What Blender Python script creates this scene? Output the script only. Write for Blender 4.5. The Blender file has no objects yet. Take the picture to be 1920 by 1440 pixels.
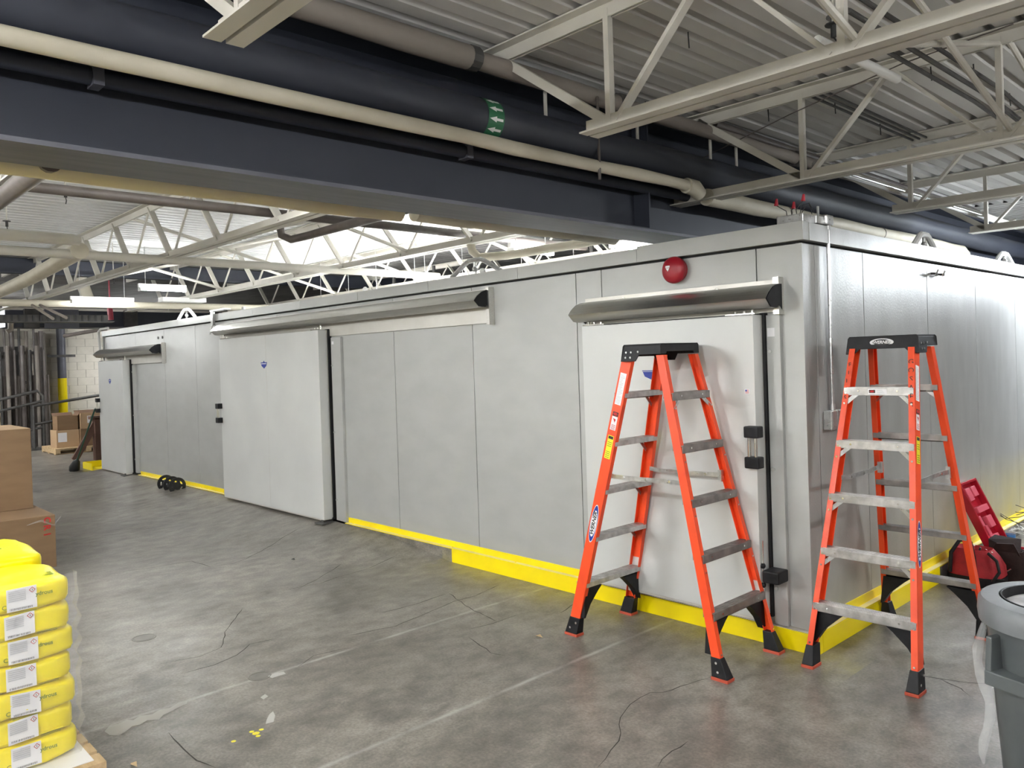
import bpy, bmesh, math, random
from mathutils import Vector, Matrix
random.seed(7)
C = bpy.context.scene.collection
PI = math.pi
# ------------------------------------------------------------------ camera
F_PX, YAW, PITCH, ROLL = 1493.43, -.815, -.0079, -.0323
CX, CY = 960.0, 686.3
CAM = Vector((2.129, -4.266, 1.70))
fw = Vector((math.sin(YAW)*math.cos(PITCH), math.cos(YAW)*math.cos(PITCH), math.sin(PITCH)))
rt = Vector((math.cos(YAW), -math.sin(YAW), 0)); up = rt.cross(fw)
r2 = math.cos(ROLL)*rt+math.sin(ROLL)*up; u2 = -math.sin(ROLL)*rt+math.cos(ROLL)*up
cd = bpy.data.cameras.new('camera'); cam = bpy.data.objects.new('camera', cd); C.objects.link(cam)
cam.matrix_world = Matrix(((r2.x, u2.x, -fw.x, CAM.x), (r2.y, u2.y, -fw.y, CAM.y), (r2.z, u2.z, -fw.z, CAM.z), (0, 0, 0, 1)))
cd.sensor_width = 36; cd.lens = F_PX/1920*36; cd.shift_y = (CY-720)/1920; cd.clip_start = .05
bpy.context.scene.camera = cam
def on(px, py, ax, v):                      # where the sight line of a measured point meets a plane of the room
    d = r2*((px-CX)/F_PX) - u2*((py-CY)/F_PX) + fw
    return CAM + d*((v-CAM[ax])/d[ax])
# ------------------------------------------------------------------ world and exposure
W = bpy.data.worlds.new('world'); bpy.context.scene.world = W; W.use_nodes = True
W.node_tree.nodes['Background'].inputs[0].default_value = (.9, .95, 1, 1)
W.node_tree.nodes['Background'].inputs[1].default_value = .02
vs = bpy.context.scene.view_settings
vs.view_transform = 'Standard'; vs.look = 'None'; vs.gamma = 1; vs.use_curve_mapping = False
vs.exposure = 2.18
TUBE = 62.0          # strength of the fluorescent tubes
# (x, y, z, length along x or y, axis, gain) of every strip light in the hall, added fill lamps included
LAMPS = [(-2.4, -5.1, 2.75, 1.2, 'x', 1.2, 0), (.6, -5.1, 2.75, 1.2, 'x', 1.1, 0), (3.6, -5.1, 2.75, 1.2, 'x', .6, 0),
         (-5.4, -5.2, 2.9, 1.2, 'x', .95, 0), (-8.4, -4.9, 3.0, 1.2, 'x', .65, 0), (-12.0, -4.2, 3.0, 1.2, 'x', .65, 0), (-16, -2.6, 3.0, 1.2, 'x', 1.5, 0),  # end lamp is unseen, added to brighten the far block wall
         (-4.0, -7.6, 2.8, 1.2, 'x', .8, 0), (.5, -7.6, 2.8, 1.2, 'x', .7, 0), (3.2, -1.9, 2.75, 1.2, 'y', .45, 0), (3.6, 1.4, 2.6, 1.2, 'y', .9, 0),  # the y-axis lamps are unseen, added to lift the right roof deck
         (.8, 5.0, 2.72, 1.2, 'y', 2.2, 1), (.9, 7.6, 2.72, 1.2, 'y', 1.8, 1), (-2.6, -2.2, 3.02, 1.2, 'y', .2, 0),  # end lamp hides behind the beam, added to light the left deck
         (-16.6, -1.45, 2.85, 1.2, 'x', 1.0, 0), (-18.6, 2.9, 2.45, 1.2, 'y', .6, 0)]  # both unseen, added to brighten the far block wall
LAMP_WHERE = ['behind the sack stack', 'behind the camera', 'behind the camera on the right', 'left of the cartons', 'farther along the left aisle', 'beyond the left aisle boxes',
              'added fill lamp before the far block wall', 'in the second row behind the sacks', 'in the second row behind the camera', 'added fill lamp right of the camera', 'added fill lamp right of the ladders', 'above the open drill case',
              'deep along the side wall', 'added fill lamp hidden just behind the navy beam', 'added fill lamp nearest the pipe rack', 'added fill lamp hidden behind the cold store']
# ------------------------------------------------------------------ materials
def mat(name, col, rough=.5, metal=0., col2=None, nscale=6., bump=0., bscale=60., emit=0., stretch=None, spec=.5, alpha=1., trans=0., detail=4., rvar=0.):
    m = bpy.data.materials.new(name); m.use_nodes = True; nt = m.node_tree; N = nt.nodes; L = nt.links
    b = N['Principled BSDF']; b.inputs['Base Color'].default_value = (*col, 1)
    b.inputs['Roughness'].default_value = rough; b.inputs['Metallic'].default_value = metal
    b.inputs['Specular IOR Level'].default_value = spec
    b.inputs['Alpha'].default_value = alpha; b.inputs['Transmission Weight'].default_value = trans
    co = None
    if col2 or bump or rvar:
        tc = N.new('ShaderNodeTexCoord'); mp = N.new('ShaderNodeMapping'); L.new(tc.outputs['Object'], mp.inputs[0])
        if stretch: mp.inputs['Scale'].default_value = stretch
        co = mp.outputs[0]
    if col2:
        n = N.new('ShaderNodeTexNoise'); n.inputs['Scale'].default_value = nscale; n.inputs['Detail'].default_value = detail; L.new(co, n.inputs['Vector'])
        r = N.new('ShaderNodeValToRGB'); r.color_ramp.elements[0].position = .35; r.color_ramp.elements[1].position = .68
        r.color_ramp.elements[0].color = (*col, 1); r.color_ramp.elements[1].color = (*col2, 1)
        L.new(n.outputs['Fac'], r.inputs[0]); L.new(r.outputs[0], b.inputs['Base Color'])
    if rvar:
        n = N.new('ShaderNodeTexNoise'); n.inputs['Scale'].default_value = nscale*1.7; n.inputs['Detail'].default_value = 5; L.new(co, n.inputs['Vector'])
        q = N.new('ShaderNodeMapRange'); q.inputs['To Min'].default_value = rough-rvar; q.inputs['To Max'].default_value = rough+rvar
        L.new(n.outputs['Fac'], q.inputs['Value']); L.new(q.outputs[0], b.inputs['Roughness'])
    if bump:
        n = N.new('ShaderNodeTexNoise'); n.inputs['Scale'].default_value = bscale; n.inputs['Detail'].default_value = 3; L.new(co, n.inputs['Vector'])
        p = N.new('ShaderNodeBump'); p.inputs['Strength'].default_value = bump; p.inputs['Distance'].default_value = .01
        L.new(n.outputs['Fac'], p.inputs['Height']); L.new(p.outputs[0], b.inputs['Normal'])
    if emit:
        b.inputs['Emission Color'].default_value = (*col, 1); b.inputs['Emission Strength'].default_value = emit
    return m
M = {}
M['panel'] = mat('embossed_panel', (.44, .445, .43), .42, .35, (.475, .48, .465), 3, .16, 260, stretch=(1, 1, 2), rvar=.06)
M['door'] = mat('door_skin', (.58, .585, .57), .45, .2, (.62, .625, .605), 2, .08, 240)
M['core'] = mat('dark_core', (.02, .02, .02), .8)
M['gasket'] = mat('black_gasket', (.008, .008, .009), .5)
M['steel'] = mat('brushed_steel', (.55, .54, .50), .3, .95, (.63, .615, .58), 4, .03, 30, stretch=(1, 25, 25), rvar=.06)
M['plate'] = mat('satin_plate', (.60, .58, .53), .4, .6, (.66, .64, .59), 4)
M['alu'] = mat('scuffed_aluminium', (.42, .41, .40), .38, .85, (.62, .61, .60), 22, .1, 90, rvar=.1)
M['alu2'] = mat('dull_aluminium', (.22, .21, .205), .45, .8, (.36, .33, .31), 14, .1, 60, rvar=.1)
M['chrome'] = mat('chrome', (.8, .8, .78), .15, 1)
M['galv'] = mat('galvanised_steel', (.5, .5, .5), .3, .85, (.65, .66, .66), 30, rvar=.08)
M['yellow'] = mat('yellow_paint', (.93, .74, .0), .35, 0, (.88, .69, .003), 5, .05, 40)
M['dusty'] = mat('dusty_yellow_paint', (.80, .68, .28), .5, 0, (.70, .62, .36), 9)
M['orange'] = mat('orange_fibreglass', (.85, .075, .012), .38, 0, (.74, .06, .012), 9, .03, 80)
M['black'] = mat('black_plastic', (.0045, .0045, .006), .5, 0, (.011, .011, .013), 20, spec=.3)
M['redrub'] = mat('red_rubber_pad', (.45, .07, .035), .7)
M['navy'] = mat('navy_paint', (.024, .028, .042), .55, 0, (.033, .037, .052), 1.5)
M['flange'] = mat('grey_paint_lit_flange', (.09, .092, .115), .45, 0, (.125, .128, .155), 3, stretch=(6, .6, 1))
M['cream'] = mat('cream_steel_paint', (.60, .575, .515), .5, 0, (.52, .495, .44), 2.5, .03, 30)
M['deck'] = mat('cream_deck_paint', (.60, .585, .555), .5, .0, (.47, .455, .43), 1.2, 0, 20, stretch=(1, .25, 1))
M['deckwhite'] = mat('white_deck_paint', (.66, .665, .66), .5, .0, (.60, .60, .59), 1.2, 0, 20, stretch=(1, .25, 1))
M['deckshade'] = mat('shaded_deck', (.10, .095, .09), .7, 0, (.15, .145, .14), 1.5)  # deck past the lit bay, its lack of light put into the colour
M['wrap'] = mat('cream_pipe_wrap', (.58, .54, .44), .6, 0, (.52, .48, .38), 5, .15, 9)
M['wrapbrown'] = mat('dusty_pipe_wrap', (.20, .17, .15), .7, 0, (.27, .24, .21), 3, .15, 12, stretch=(1, .3, 1))
M['wrapyel'] = mat('yellowed_pipe_wrap', (.60, .52, .34), .6, 0, (.55, .49, .36), 4, .1, 9)
M['iron'] = mat('dark_iron_pipe', (.085, .07, .062), .5, 0, (.12, .10, .09), 7)
M['dark'] = mat('dark_grey_steel', (.055, .053, .05), .6, .2, (.09, .085, .08), 7)
M['white'] = mat('white_paint', (.78, .78, .76), .45)
M['lampwhite'] = mat('white_lamp_housing', (.85, .85, .83), .5)
M['blockwall'] = mat('painted_block', (.66, .62, .54), .7, 0, (.60, .565, .49), 6, .2, 60)
M['mortar'] = mat('mortar', (.40, .37, .32), .9)
M['card'] = mat('cardboard', (.215, .132, .068), .75, 0, (.19, .115, .058), 4, .03, 60, stretch=(1, 1, 4))
M['cardlight'] = mat('cardboard_light', (.42, .28, .16), .75)
M['carddark'] = mat('cardboard_dark', (.15, .085, .05), .8)
M['tape'] = mat('packing_tape', (.62, .55, .45), .15, 0, alpha=.45)
M['wood'] = mat('pallet_wood', (.58, .42, .24), .7, 0, (.47, .33, .18), 9, .1, 30, stretch=(1, 6, 6))
M['brown'] = mat('brown_timber', (.12, .06, .042), .7, 0, (.09, .045, .03), 6)
M['bag'] = mat('yellow_sack', (.93, .78, .0), .33, 0, (.90, .74, .0), 6, .25, 14, stretch=(1, 1, 1))
M['film'] = mat('stretch_film', (.9, .9, .88), .12, 0, alpha=.10, bump=.6, bscale=14)
M['paper'] = mat('label_paper', (.80, .79, .80), .5)
M['greyprint'] = mat('grey_print', (.50, .50, .52), .6, 0, (.62, .62, .64), 60, stretch=(1, 1, 8))
M['ink'] = mat('black_ink', (.02, .02, .02), .6)
M['redink'] = mat('red_ink', (.45, .01, .01), .6)
M['green'] = mat('olive_ink', (.12, .2, .01), .6)
M['blue'] = mat('blue_print', (.01, .03, .28), .4)
M['blueliq'] = mat('blue_plastic', (.05, .22, .5), .3)
M['redbell'] = mat('red_bell_paint', (.33, .006, .018), .38)
M['redtool'] = mat('red_case_plastic', (.40, .005, .02), .3, 0, (.33, .005, .015), 8)
M['pink'] = mat('faded_red_plastic', (.62, .10, .14), .35)
M['redcloth'] = mat('red_bag_cloth', (.33, .006, .012), .75, 0, (.25, .005, .01), 20, .3, 40)
M['leather'] = mat('dark_brown_leather', (.014, .006, .005), .75, 0, (.022, .010, .008), 12, .2, 40, spec=.2)
M['canplastic'] = mat('grey_bin_plastic', (.085, .095, .098), .42, 0, (.11, .12, .12), 5, .05, 40, rvar=.06)
M['canlid'] = mat('grey_lid_plastic', (.20, .21, .22), .42, 0, (.15, .16, .17), 9, .05, 40)
M['scuff'] = mat('scuffed_white_plastic', (.62, .62, .62), .5, 0, (.25, .25, .26), 11)
M['liner'] = mat('clear_bin_liner', (.85, .86, .86), .15, 0, alpha=.22, bump=.7, bscale=25)
M['greenmark'] = mat('green_tape', (.02, .14, .06), .5)
M['yelsign'] = mat('yellow_sticker', (.85, .75, .02), .4)
M['broom'] = mat('green_broom', (.02, .07, .05), .4)
M['tubeon'] = mat('lit_tube', (.97, .99, 1), .4, emit=TUBE)
# concrete floor
def floor_mat():
    m = bpy.data.materials.new('worn_concrete'); m.use_nodes = True; nt = m.node_tree; N = nt.nodes; L = nt.links
    b = N['Principled BSDF']; g = N.new('ShaderNodeNewGeometry'); P = g.outputs['Position']
    def noise(s, d, stretch=(1, 1, 1), rotz=0., w=0.):
        mp = N.new('ShaderNodeMapping'); mp.inputs['Scale'].default_value = stretch; mp.inputs['Rotation'].default_value = (0, 0, rotz); mp.inputs['Location'].default_value = (w, w*.7, 0)
        L.new(P, mp.inputs[0]); n = N.new('ShaderNodeTexNoise'); n.inputs['Scale'].default_value = s; n.inputs['Detail'].default_value = d; n.inputs['Roughness'].default_value = .62
        L.new(mp.outputs[0], n.inputs['Vector']); return n.outputs['Fac']
    def ramp(f, a, ca, c, cc):
        r = N.new('ShaderNodeValToRGB'); e = r.color_ramp.elements; e[0].position = a; e[1].position = c; e[0].color = (*ca, 1); e[1].color = (*cc, 1); L.new(f, r.inputs[0]); return r.outputs[0]
    def mix(f, A, B, t='MIX', fac=1.):
        x = N.new('ShaderNodeMix'); x.data_type = 'RGBA'; x.blend_type = t
        if isinstance(f, float): x.inputs['Factor'].default_value = f
        else: L.new(f, x.inputs['Factor'])
        for k, v in (('A', A), ('B', B)):
            s = [i for i in x.inputs if i.name == k and i.type == 'RGBA'][0]
            if isinstance(v, tuple): s.default_value = (*v, 1)
            else: L.new(v, s)
        return [o for o in x.outputs if o.type == 'RGBA'][0]
    def math_(op, a, c=None, clamp=False):
        x = N.new('ShaderNodeMath'); x.operation = op; x.use_clamp = clamp
        for k, v in ((0, a), (1, c)):
            if v is None: continue
            if isinstance(v, (int, float)): x.inputs[k].default_value = v
            else: L.new(v, x.inputs[k])
        return x.outputs[0]
    base = ramp(noise(.9, 9, (1, 1, 1), .6), .33, (.118, .105, .088), .68, (.235, .216, .19))
    fine = ramp(noise(9, 10, (1, .7, 1), .8, 3), .3, (.56, .55, .53), .72, (1.38, 1.38, 1.36))
    grain = ramp(noise(70, 4, w=17), .3, (.7, .7, .7), .7, (1.3, 1.3, 1.3)); fine = mix(1., fine, grain, 'MULTIPLY')
    c = mix(1., base, fine, 'MULTIPLY')
    blot = ramp(noise(1.5, 7, w=9), .54, (1, 1, 1), .72, (.5, .49, .48)); c = mix(.85, c, blot, 'MULTIPLY')
    pale = ramp(noise(2.6, 10, (1, .5, 1), 1.1, 21), .66, (0, 0, 0), .84, (.6, .6, .6)); c = mix(pale, c, (.36, .35, .33))
    sx = N.new('ShaderNodeSeparateXYZ'); L.new(P, sx.inputs[0])
    wob = math_('MULTIPLY', math_('SUBTRACT', noise(5, 3, w=5), .5), .018)
    for x0 in (-2.03, -.905):                                          # grouted saw cuts in the slab
        d = math_('ABSOLUTE', math_('ADD', math_('SUBTRACT', sx.outputs[0], x0), wob))
        k = math_('SUBTRACT', 1, math_('DIVIDE', d, .022), True)
        y1 = math_('LESS_THAN', sx.outputs[1], .2)
        k = math_('MULTIPLY', math_('MULTIPLY', k, y1), ramp(noise(3.5, 6, (1, 1, 1), 0, 14), .38, (.12,)*3, .62, (.8,)*3))
        c = mix(k, c, (.42, .40, .37))
    # overspray of the yellow kerb paint on the slab next to the kerb
    dy = math_('SUBTRACT', 1, math_('DIVIDE', math_('ABSOLUTE', math_('ADD', sx.outputs[1], .12)), .3), True)
    inx = math_('MULTIPLY', math_('GREATER_THAN', sx.outputs[0], -3.3), math_('LESS_THAN', sx.outputs[0], .3))
    k = math_('MULTIPLY', math_('MULTIPLY', dy, inx), ramp(noise(4, 6, w=31), .42, (0, 0, 0), .75, (.45,)*3)); c = mix(k, c, (.42, .36, .06))
    L.new(c, b.inputs['Base Color'])
    q = N.new('ShaderNodeMapRange'); q.inputs['To Min'].default_value = .2; q.inputs['To Max'].default_value = .52; L.new(noise(3, 7, (1, .6, 1), .4, 40), q.inputs['Value']); L.new(q.outputs[0], b.inputs['Roughness'])
    bp = N.new('ShaderNodeBump'); bp.inputs['Strength'].default_value = .12; bp.inputs['Distance'].default_value = .01
    L.new(noise(16, 8), bp.inputs['Height']); L.new(bp.outputs[0], b.inputs['Normal'])
    return m
M['floor'] = floor_mat()
def side_panel_mat():                       # stained skin with yellow overspray low down
    m = mat('side_panel_skin', (.40, .40, .385), .36, .45, (.48, .48, .465), 5, .22, 220, stretch=(1, 1, .35), rvar=.08)
    nt = m.node_tree; N = nt.nodes; L = nt.links; b = N['Principled BSDF']
    src = b.inputs['Base Color'].links[0].from_socket
    g = N.new('ShaderNodeNewGeometry'); s = N.new('ShaderNodeSeparateXYZ'); L.new(g.outputs['Position'], s.inputs[0])
    a = N.new('ShaderNodeMapRange'); a.inputs['From Min'].default_value = .16; a.inputs['From Max'].default_value = .75; a.inputs['To Min'].default_value = 1; a.inputs['To Max'].default_value = 0; L.new(s.outputs[2], a.inputs['Value'])
    y = N.new('ShaderNodeMapRange'); y.inputs['From Min'].default_value = .5; y.inputs['From Max'].default_value = 3.6; y.inputs['To Min'].default_value = .15; y.inputs['To Max'].default_value = 1; L.new(s.outputs[1], y.inputs['Value'])
    n = N.new('ShaderNodeTexNoise'); n.inputs['Scale'].default_value = 2.2; n.inputs['Detail'].default_value = 4; L.new(g.outputs['Position'], n.inputs['Vector'])
    k = None
    for v in (a.outputs[0], y.outputs[0], n.outputs['Fac']):
        if k is None: k = v; continue
        x = N.new('ShaderNodeMath'); x.operation = 'MULTIPLY'; L.new(k, x.inputs[0]); L.new(v, x.inputs[1]); k = x.outputs[0]
    mx = N.new('ShaderNodeMix'); mx.data_type = 'RGBA'; L.new(k, mx.inputs['Factor']); ins = [i for i in mx.inputs if i.type == 'RGBA']
    L.new(src, ins[0]); ins[1].default_value = (.85, .68, .05, 1); L.new([o for o in mx.outputs if o.type == 'RGBA'][0], b.inputs['Base Color'])
    return m
M['side'] = side_panel_mat()
ORD = 'first second third fourth fifth sixth seventh eighth ninth tenth eleventh twelfth thirteenth fourteenth fifteenth sixteenth seventeenth eighteenth nineteenth twentieth'.split()
# ------------------------------------------------------------------ builders
def origin(p):
    o = Vector((0, 0, 0))
    while p is not None: o += p.location; p = p.parent
    return o
class B:
    def __init__(s): s.v = []; s.f = []
    def add(s, vs, fs):
        n = len(s.v); s.v += [Vector(v) for v in vs]; s.f += [tuple(n+i for i in f) for f in fs]; return s
    def box(s, a, b):
        x0, y0, z0 = a; x1, y1, z1 = b
        x0, x1 = min(x0, x1), max(x0, x1); y0, y1 = min(y0, y1), max(y0, y1); z0, z1 = min(z0, z1), max(z0, z1)
        return s.add([(x0, y0, z0), (x1, y0, z0), (x1, y1, z0), (x0, y1, z0), (x0, y0, z1), (x1, y0, z1), (x1, y1, z1), (x0, y1, z1)],
                     [(0, 3, 2, 1), (4, 5, 6, 7), (0, 1, 5, 4), (1, 2, 6, 5), (2, 3, 7, 6), (3, 0, 4, 7)])
    def bar(s, p, q, w, t, upv=(0, 0, 1)):                    # flat bar between two points, w along upv-ish, t across
        p = Vector(p); q = Vector(q); d = (q-p).normalized(); a = d.cross(Vector(upv)).normalized()
        if a.length < .5: a = Vector((1, 0, 0))
        b = a.cross(d)
        vs = [e+a*(t/2*i)+b*(w/2*j) for e in (p, q) for i, j in ((-1, -1), (1, -1), (1, 1), (-1, 1))]
        return s.add(vs, [(0, 3, 2, 1), (4, 5, 6, 7), (0, 1, 5, 4), (1, 2, 6, 5), (2, 3, 7, 6), (3, 0, 4, 7)])
    def tube(s, pts, r, n=12, caps=True, closed=False):
        pts = [Vector(p) for p in pts]; k = len(pts); rs = r if isinstance(r, (list, tuple)) else [r]*k
        base = len(s.v); ref = None
        for i, p in enumerate(pts):
            d = (pts[min(i+1, k-1)]-pts[max(i-1, 0)]).normalized()
            if ref is None: ref = Vector((0, 0, 1)) if abs(d.z) < .9 else Vector((1, 0, 0))
            a = d.cross(ref).normalized(); b = a.cross(d).normalized(); ref = b
            for j in range(n):
                t = 2*PI*j/n; s.v.append(p+(a*math.cos(t)+b*math.sin(t))*rs[i])
        for i in range(k-1):
            for j in range(n):
                s.f.append((base+i*n+j, base+i*n+(j+1) % n, base+(i+1)*n+(j+1) % n, base+(i+1)*n+j))
        if caps:
            s.f.append(tuple(base+j for j in reversed(range(n)))); s.f.append(tuple(base+(k-1)*n+j for j in range(n)))
        return s
    def prism(s, prof, fn0, fn1):                             # prof: 2-D points; fn0/fn1 map (a,b) to 3-D at both ends
        n = len(prof); b = len(s.v)
        s.v += [Vector(fn0(*p)) for p in prof]+[Vector(fn1(*p)) for p in prof]
        for i in range(n): s.f.append((b+i, b+(i+1) % n, b+n+(i+1) % n, b+n+i))
        s.f.append(tuple(b+i for i in reversed(range(n)))); s.f.append(tuple(b+n+i for i in range(n)))
        return s
    def lathe(s, c, prof, n=32):
        b = len(s.v); k = len(prof)
        for r, z in prof:
            for j in range(n): t = 2*PI*j/n; s.v.append(Vector((c[0]+r*math.cos(t), c[1]+r*math.sin(t), c[2]+z)))
        for i in range(k-1):
            for j in range(n): s.f.append((b+i*n+j, b+i*n+(j+1) % n, b+(i+1)*n+(j+1) % n, b+(i+1)*n+j))
        return s
    def build(s, name, m, parent=None, local=False, smooth=False, bevel=0., label=None, cat=None, group=None, kind=None, disp=0.):
        me = bpy.data.meshes.new(name); off = Vector((0, 0, 0)) if local else origin(parent)
        me.from_pydata([v-off for v in s.v], [], s.f); me.update()
        bm = bmesh.new(); bm.from_mesh(me); bmesh.ops.recalc_face_normals(bm, faces=bm.faces)
        if bevel: 
            es = [e for e in bm.edges if len(e.link_faces) == 2 and e.calc_face_angle(0) > .6]
            bmesh.ops.bevel(bm, geom=es, offset=bevel, segments=2, affect='EDGES', profile=.6)
        bm.to_mesh(me); bm.free()
        if smooth:
            for p in me.polygons: p.use_smooth = True
            try: me.set_sharp_from_angle(angle=math.radians(40))
            except Exception: pass
        me.materials.append(M[m] if isinstance(m, str) else m)
        o = bpy.data.objects.new(name, me); C.objects.link(o)
        if parent is not None: o.parent = parent
        tag(o, label, cat, group, kind); return o
def tag(o, label=None, cat=None, group=None, kind=None):
    for k, v in (('label', label), ('category', cat), ('group', group), ('kind', kind)):
        if v: o[k] = v
def thing(name, loc, label, cat, group=None, rz=0.):
    o = bpy.data.objects.new(name, None); C.objects.link(o); o.location = loc; o.rotation_euler.z = rz; o.empty_display_size = .1
    tag(o, label, cat, group); return o
def copy_tree(o, parent=None):
    c = o.copy(); C.objects.link(c); c.parent = parent
    for ch in list(o.children): copy_tree(ch, c)
    return c
def text(s, size, origin_pt, ex, ey, m, parent, name='lettering', thick=.0006, local=False, shear=0., center=True, bold=0.):
    cu = bpy.data.curves.new('t', 'FONT'); cu.body = s; cu.size = size; cu.extrude = thick; cu.shear = shear; cu.offset = bold
    if center: cu.align_x = 'CENTER'; cu.align_y = 'CENTER'
    cu.resolution_u = 2
    t = bpy.data.objects.new('t', cu); C.objects.link(t)
    dg = bpy.context.evaluated_depsgraph_get(); me = bpy.data.meshes.new_from_object(t.evaluated_get(dg))
    bpy.data.objects.remove(t); ex = Vector(ex).normalized(); ey = Vector(ey).normalized(); ez = ex.cross(ey)
    off = Vector((0, 0, 0)) if local else origin(parent)
    for v in me.vertices: v.co = Vector(origin_pt)-off+ex*v.co.x+ey*v.co.y+ez*v.co.z
    me.materials.clear(); me.materials.append(M[m]); me.name = name
    o = bpy.data.objects.new(name, me); C.objects.link(o); o.parent = parent; return o
def ball(bd, c, r, n=8, k=5, sq=(1, 1, 1)):
    base = len(bd.v)
    for i in range(k+1):
        ph = PI*i/k
        for j in range(n):
            t = 2*PI*j/n; bd.v.append(Vector((c[0]+sq[0]*r*math.sin(ph)*math.cos(t), c[1]+sq[1]*r*math.sin(ph)*math.sin(t), c[2]+sq[2]*r*math.cos(ph))))
    for i in range(k):
        for j in range(n): bd.f.append((base+i*n+j, base+i*n+(j+1) % n, base+(i+1)*n+(j+1) % n, base+(i+1)*n+j))
    return bd
# ================================================================== SETTING
B().box((-23, -9.5, -.1), (9, 13, 0)).build('floor', 'floor', kind='structure')
FLOOR = bpy.data.objects['floor']
def hz(x): return .108 if x > -8 else max(.0, .108-(-8-x)*.006)
bd = B(); xs = [-3.17, -3.5, -4, -5, -6, -7, -8, -9, -10, -11, -12, -12.5, -12.9]; ds = [.045, .3, .6, .95, 1.35]; hs = [1, .72, .42, .16, 0]
rows = []
for i, x in enumerate(xs):
    k = (0 if i == len(xs)-1 else 1); e = .10 if i == 0 else 1
    rows.append([(x, -(.045+(d-.045)*(.3, .42, .6, .8, 1)[min(i, 4)]), hz(x)*h*k*(0, .35, .8, 1)[min(i, 3)] - (.004 if h == 0 or i == 0 else 0)) for d, h in zip(ds, hs)])
vs_ = [p for r in rows for p in r]; n = len(ds)
fs_ = [(i*n+j, i*n+j+1, (i+1)*n+j+1, (i+1)*n+j) for i in range(len(rows)-1) for j in range(n-1)]
bd.add(vs_, fs_)
bd.build('floor_ramp', 'floor', kind='structure', smooth=True)
B().box((-4.86, -.046, 0), (-3.166, .02, .112)).build('baseboard_front', 'floor', kind='structure')
# room shell
for nm, a, b_, mt in (('wall_front', (-23, -9.6, 0), (9, -9.5, 3.5), 'blockwall'), ('wall_right', (9, -9.5, 0), (9.1, 13, 3.5), 'blockwall'),
                      ('wall_back', (-23, 11.5, 0), (9, 11.6, 3.5), 'dark')):
    B().box(a, b_).build(nm, mt, kind='structure')
def deck(name, x0, x1, y0, y1, m, alongx=False):
    bd = B(); p = .1524; k = 0; pts = []
    a0, a1 = (y0, y1) if alongx else (x0, x1)
    a = a0
    while a < a1:
        pts += [(a, 3.385), (a+.092, 3.385), (a+.108, 3.425), (a+.1364, 3.425)]; a += p
    for i in range(len(pts)-1):
        (s, z), (t, w) = pts[i], pts[i+1]
        if alongx: bd.add([(x0, s, z), (x0, t, w), (x1, t, w), (x1, s, z)], [(0, 1, 2, 3)])
        else: bd.add([(s, y0, z), (t, y0, w), (t, y1, w), (s, y1, z)], [(0, 1, 2, 3)])
    return bd.build(name, m, kind='structure')
deck('ceiling', -1.45, 9, -9.5, 6.6, 'deck')
deck('ceiling', -1.45, 9, 6.6, 11.5, 'deck', True)
deck('ceiling', -10.6, -1.46, -9.5, 3.1, 'deckwhite')
deck('ceiling', -23, -10.6, -9.5, 11.5, 'deckshade')
deck('ceiling', -10.6, -1.46, 3.1, 11.5, 'deckshade')
B().box((-23, -9.5, 3.45), (9, 11.5, 3.5)).build('ceiling', 'dark', kind='structure')
# block wall at the far left, every block its own piece
WX = -20.5
wl = B().box((WX-.2, -9.5, 0), (WX-.012, 11.5, 3.4)).build('wall_left', 'mortar', kind='structure')
rnd = random.Random(3)
blk = B().box((-.012, -.197, 0), (0, .197, .193)).build('block', 'blockwall', wl, local=True)
first = True
for r in range(15):
    for c in range(9):
        y = .45+c*.405+(.2 if r % 2 else 0); o = blk if first else blk.copy()
        if not first: C.objects.link(o); o.parent = wl
        first = False; o.location = (WX+rnd.uniform(-.001, .001), y, .003+r*.2)
# plinth and pale patches
B().box((-.05, 1.86, 0), (.045, 9, .108)).build('baseboard_right', 'floor', kind='structure')
# cracks in the slab: thin dark fissures lying in the concrete
def crack(name, px, w=.004, m='ink', zf=None):
    bd = B(); pts = []
    for q in px:
        p = on(q[0], q[1], 2, 0); pts.append(Vector((p.x, p.y, 0)))
    rr = random.Random(len(px)*7+int(px[0][0])); fine = []
    for i in range(len(pts)-1):
        n = max(2, int((pts[i+1]-pts[i]).length/.07))
        for k in range(n):
            t = k/n; p = pts[i].lerp(pts[i+1], t); fine.append(p+Vector((rr.uniform(-.008, .008), rr.uniform(-.008, .008), 0)))
    fine.append(pts[-1]); N_ = len(fine); vs_ = []
    for i, p in enumerate(fine):
        d = (fine[min(i+1, N_-1)]-fine[max(i-1, 0)]).normalized(); a = Vector((-d.y, d.x, 0)); ww = w*rr.uniform(.4, 1)*(1 if 0 < i < N_-1 else .2)
        h = .0012
        if p.x < -3.2 and p.y > -1.35:
            dd = -p.y; h += hz(p.x)*max(0, 1-(dd-.045)/1.1)**1.3
        vs_ += [p-a*ww/2+Vector((0, 0, h)), p+a*ww/2+Vector((0, 0, h))]
    bd.add(vs_, [(2*i, 2*i+1, 2*i+3, 2*i+2) for i in range(N_-1)])
    return bd.build(name, m, FLOOR, kind='stuff')
M['crackm'] = mat('crack_shadow', (.045, .04, .034), .9)
M['plugm'] = mat('dull_floor_plug', (.10, .09, .078), .4, 0, (.14, .13, .11), 12)
M['palem'] = mat('pale_grout', (.40, .385, .36), .7)
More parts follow.
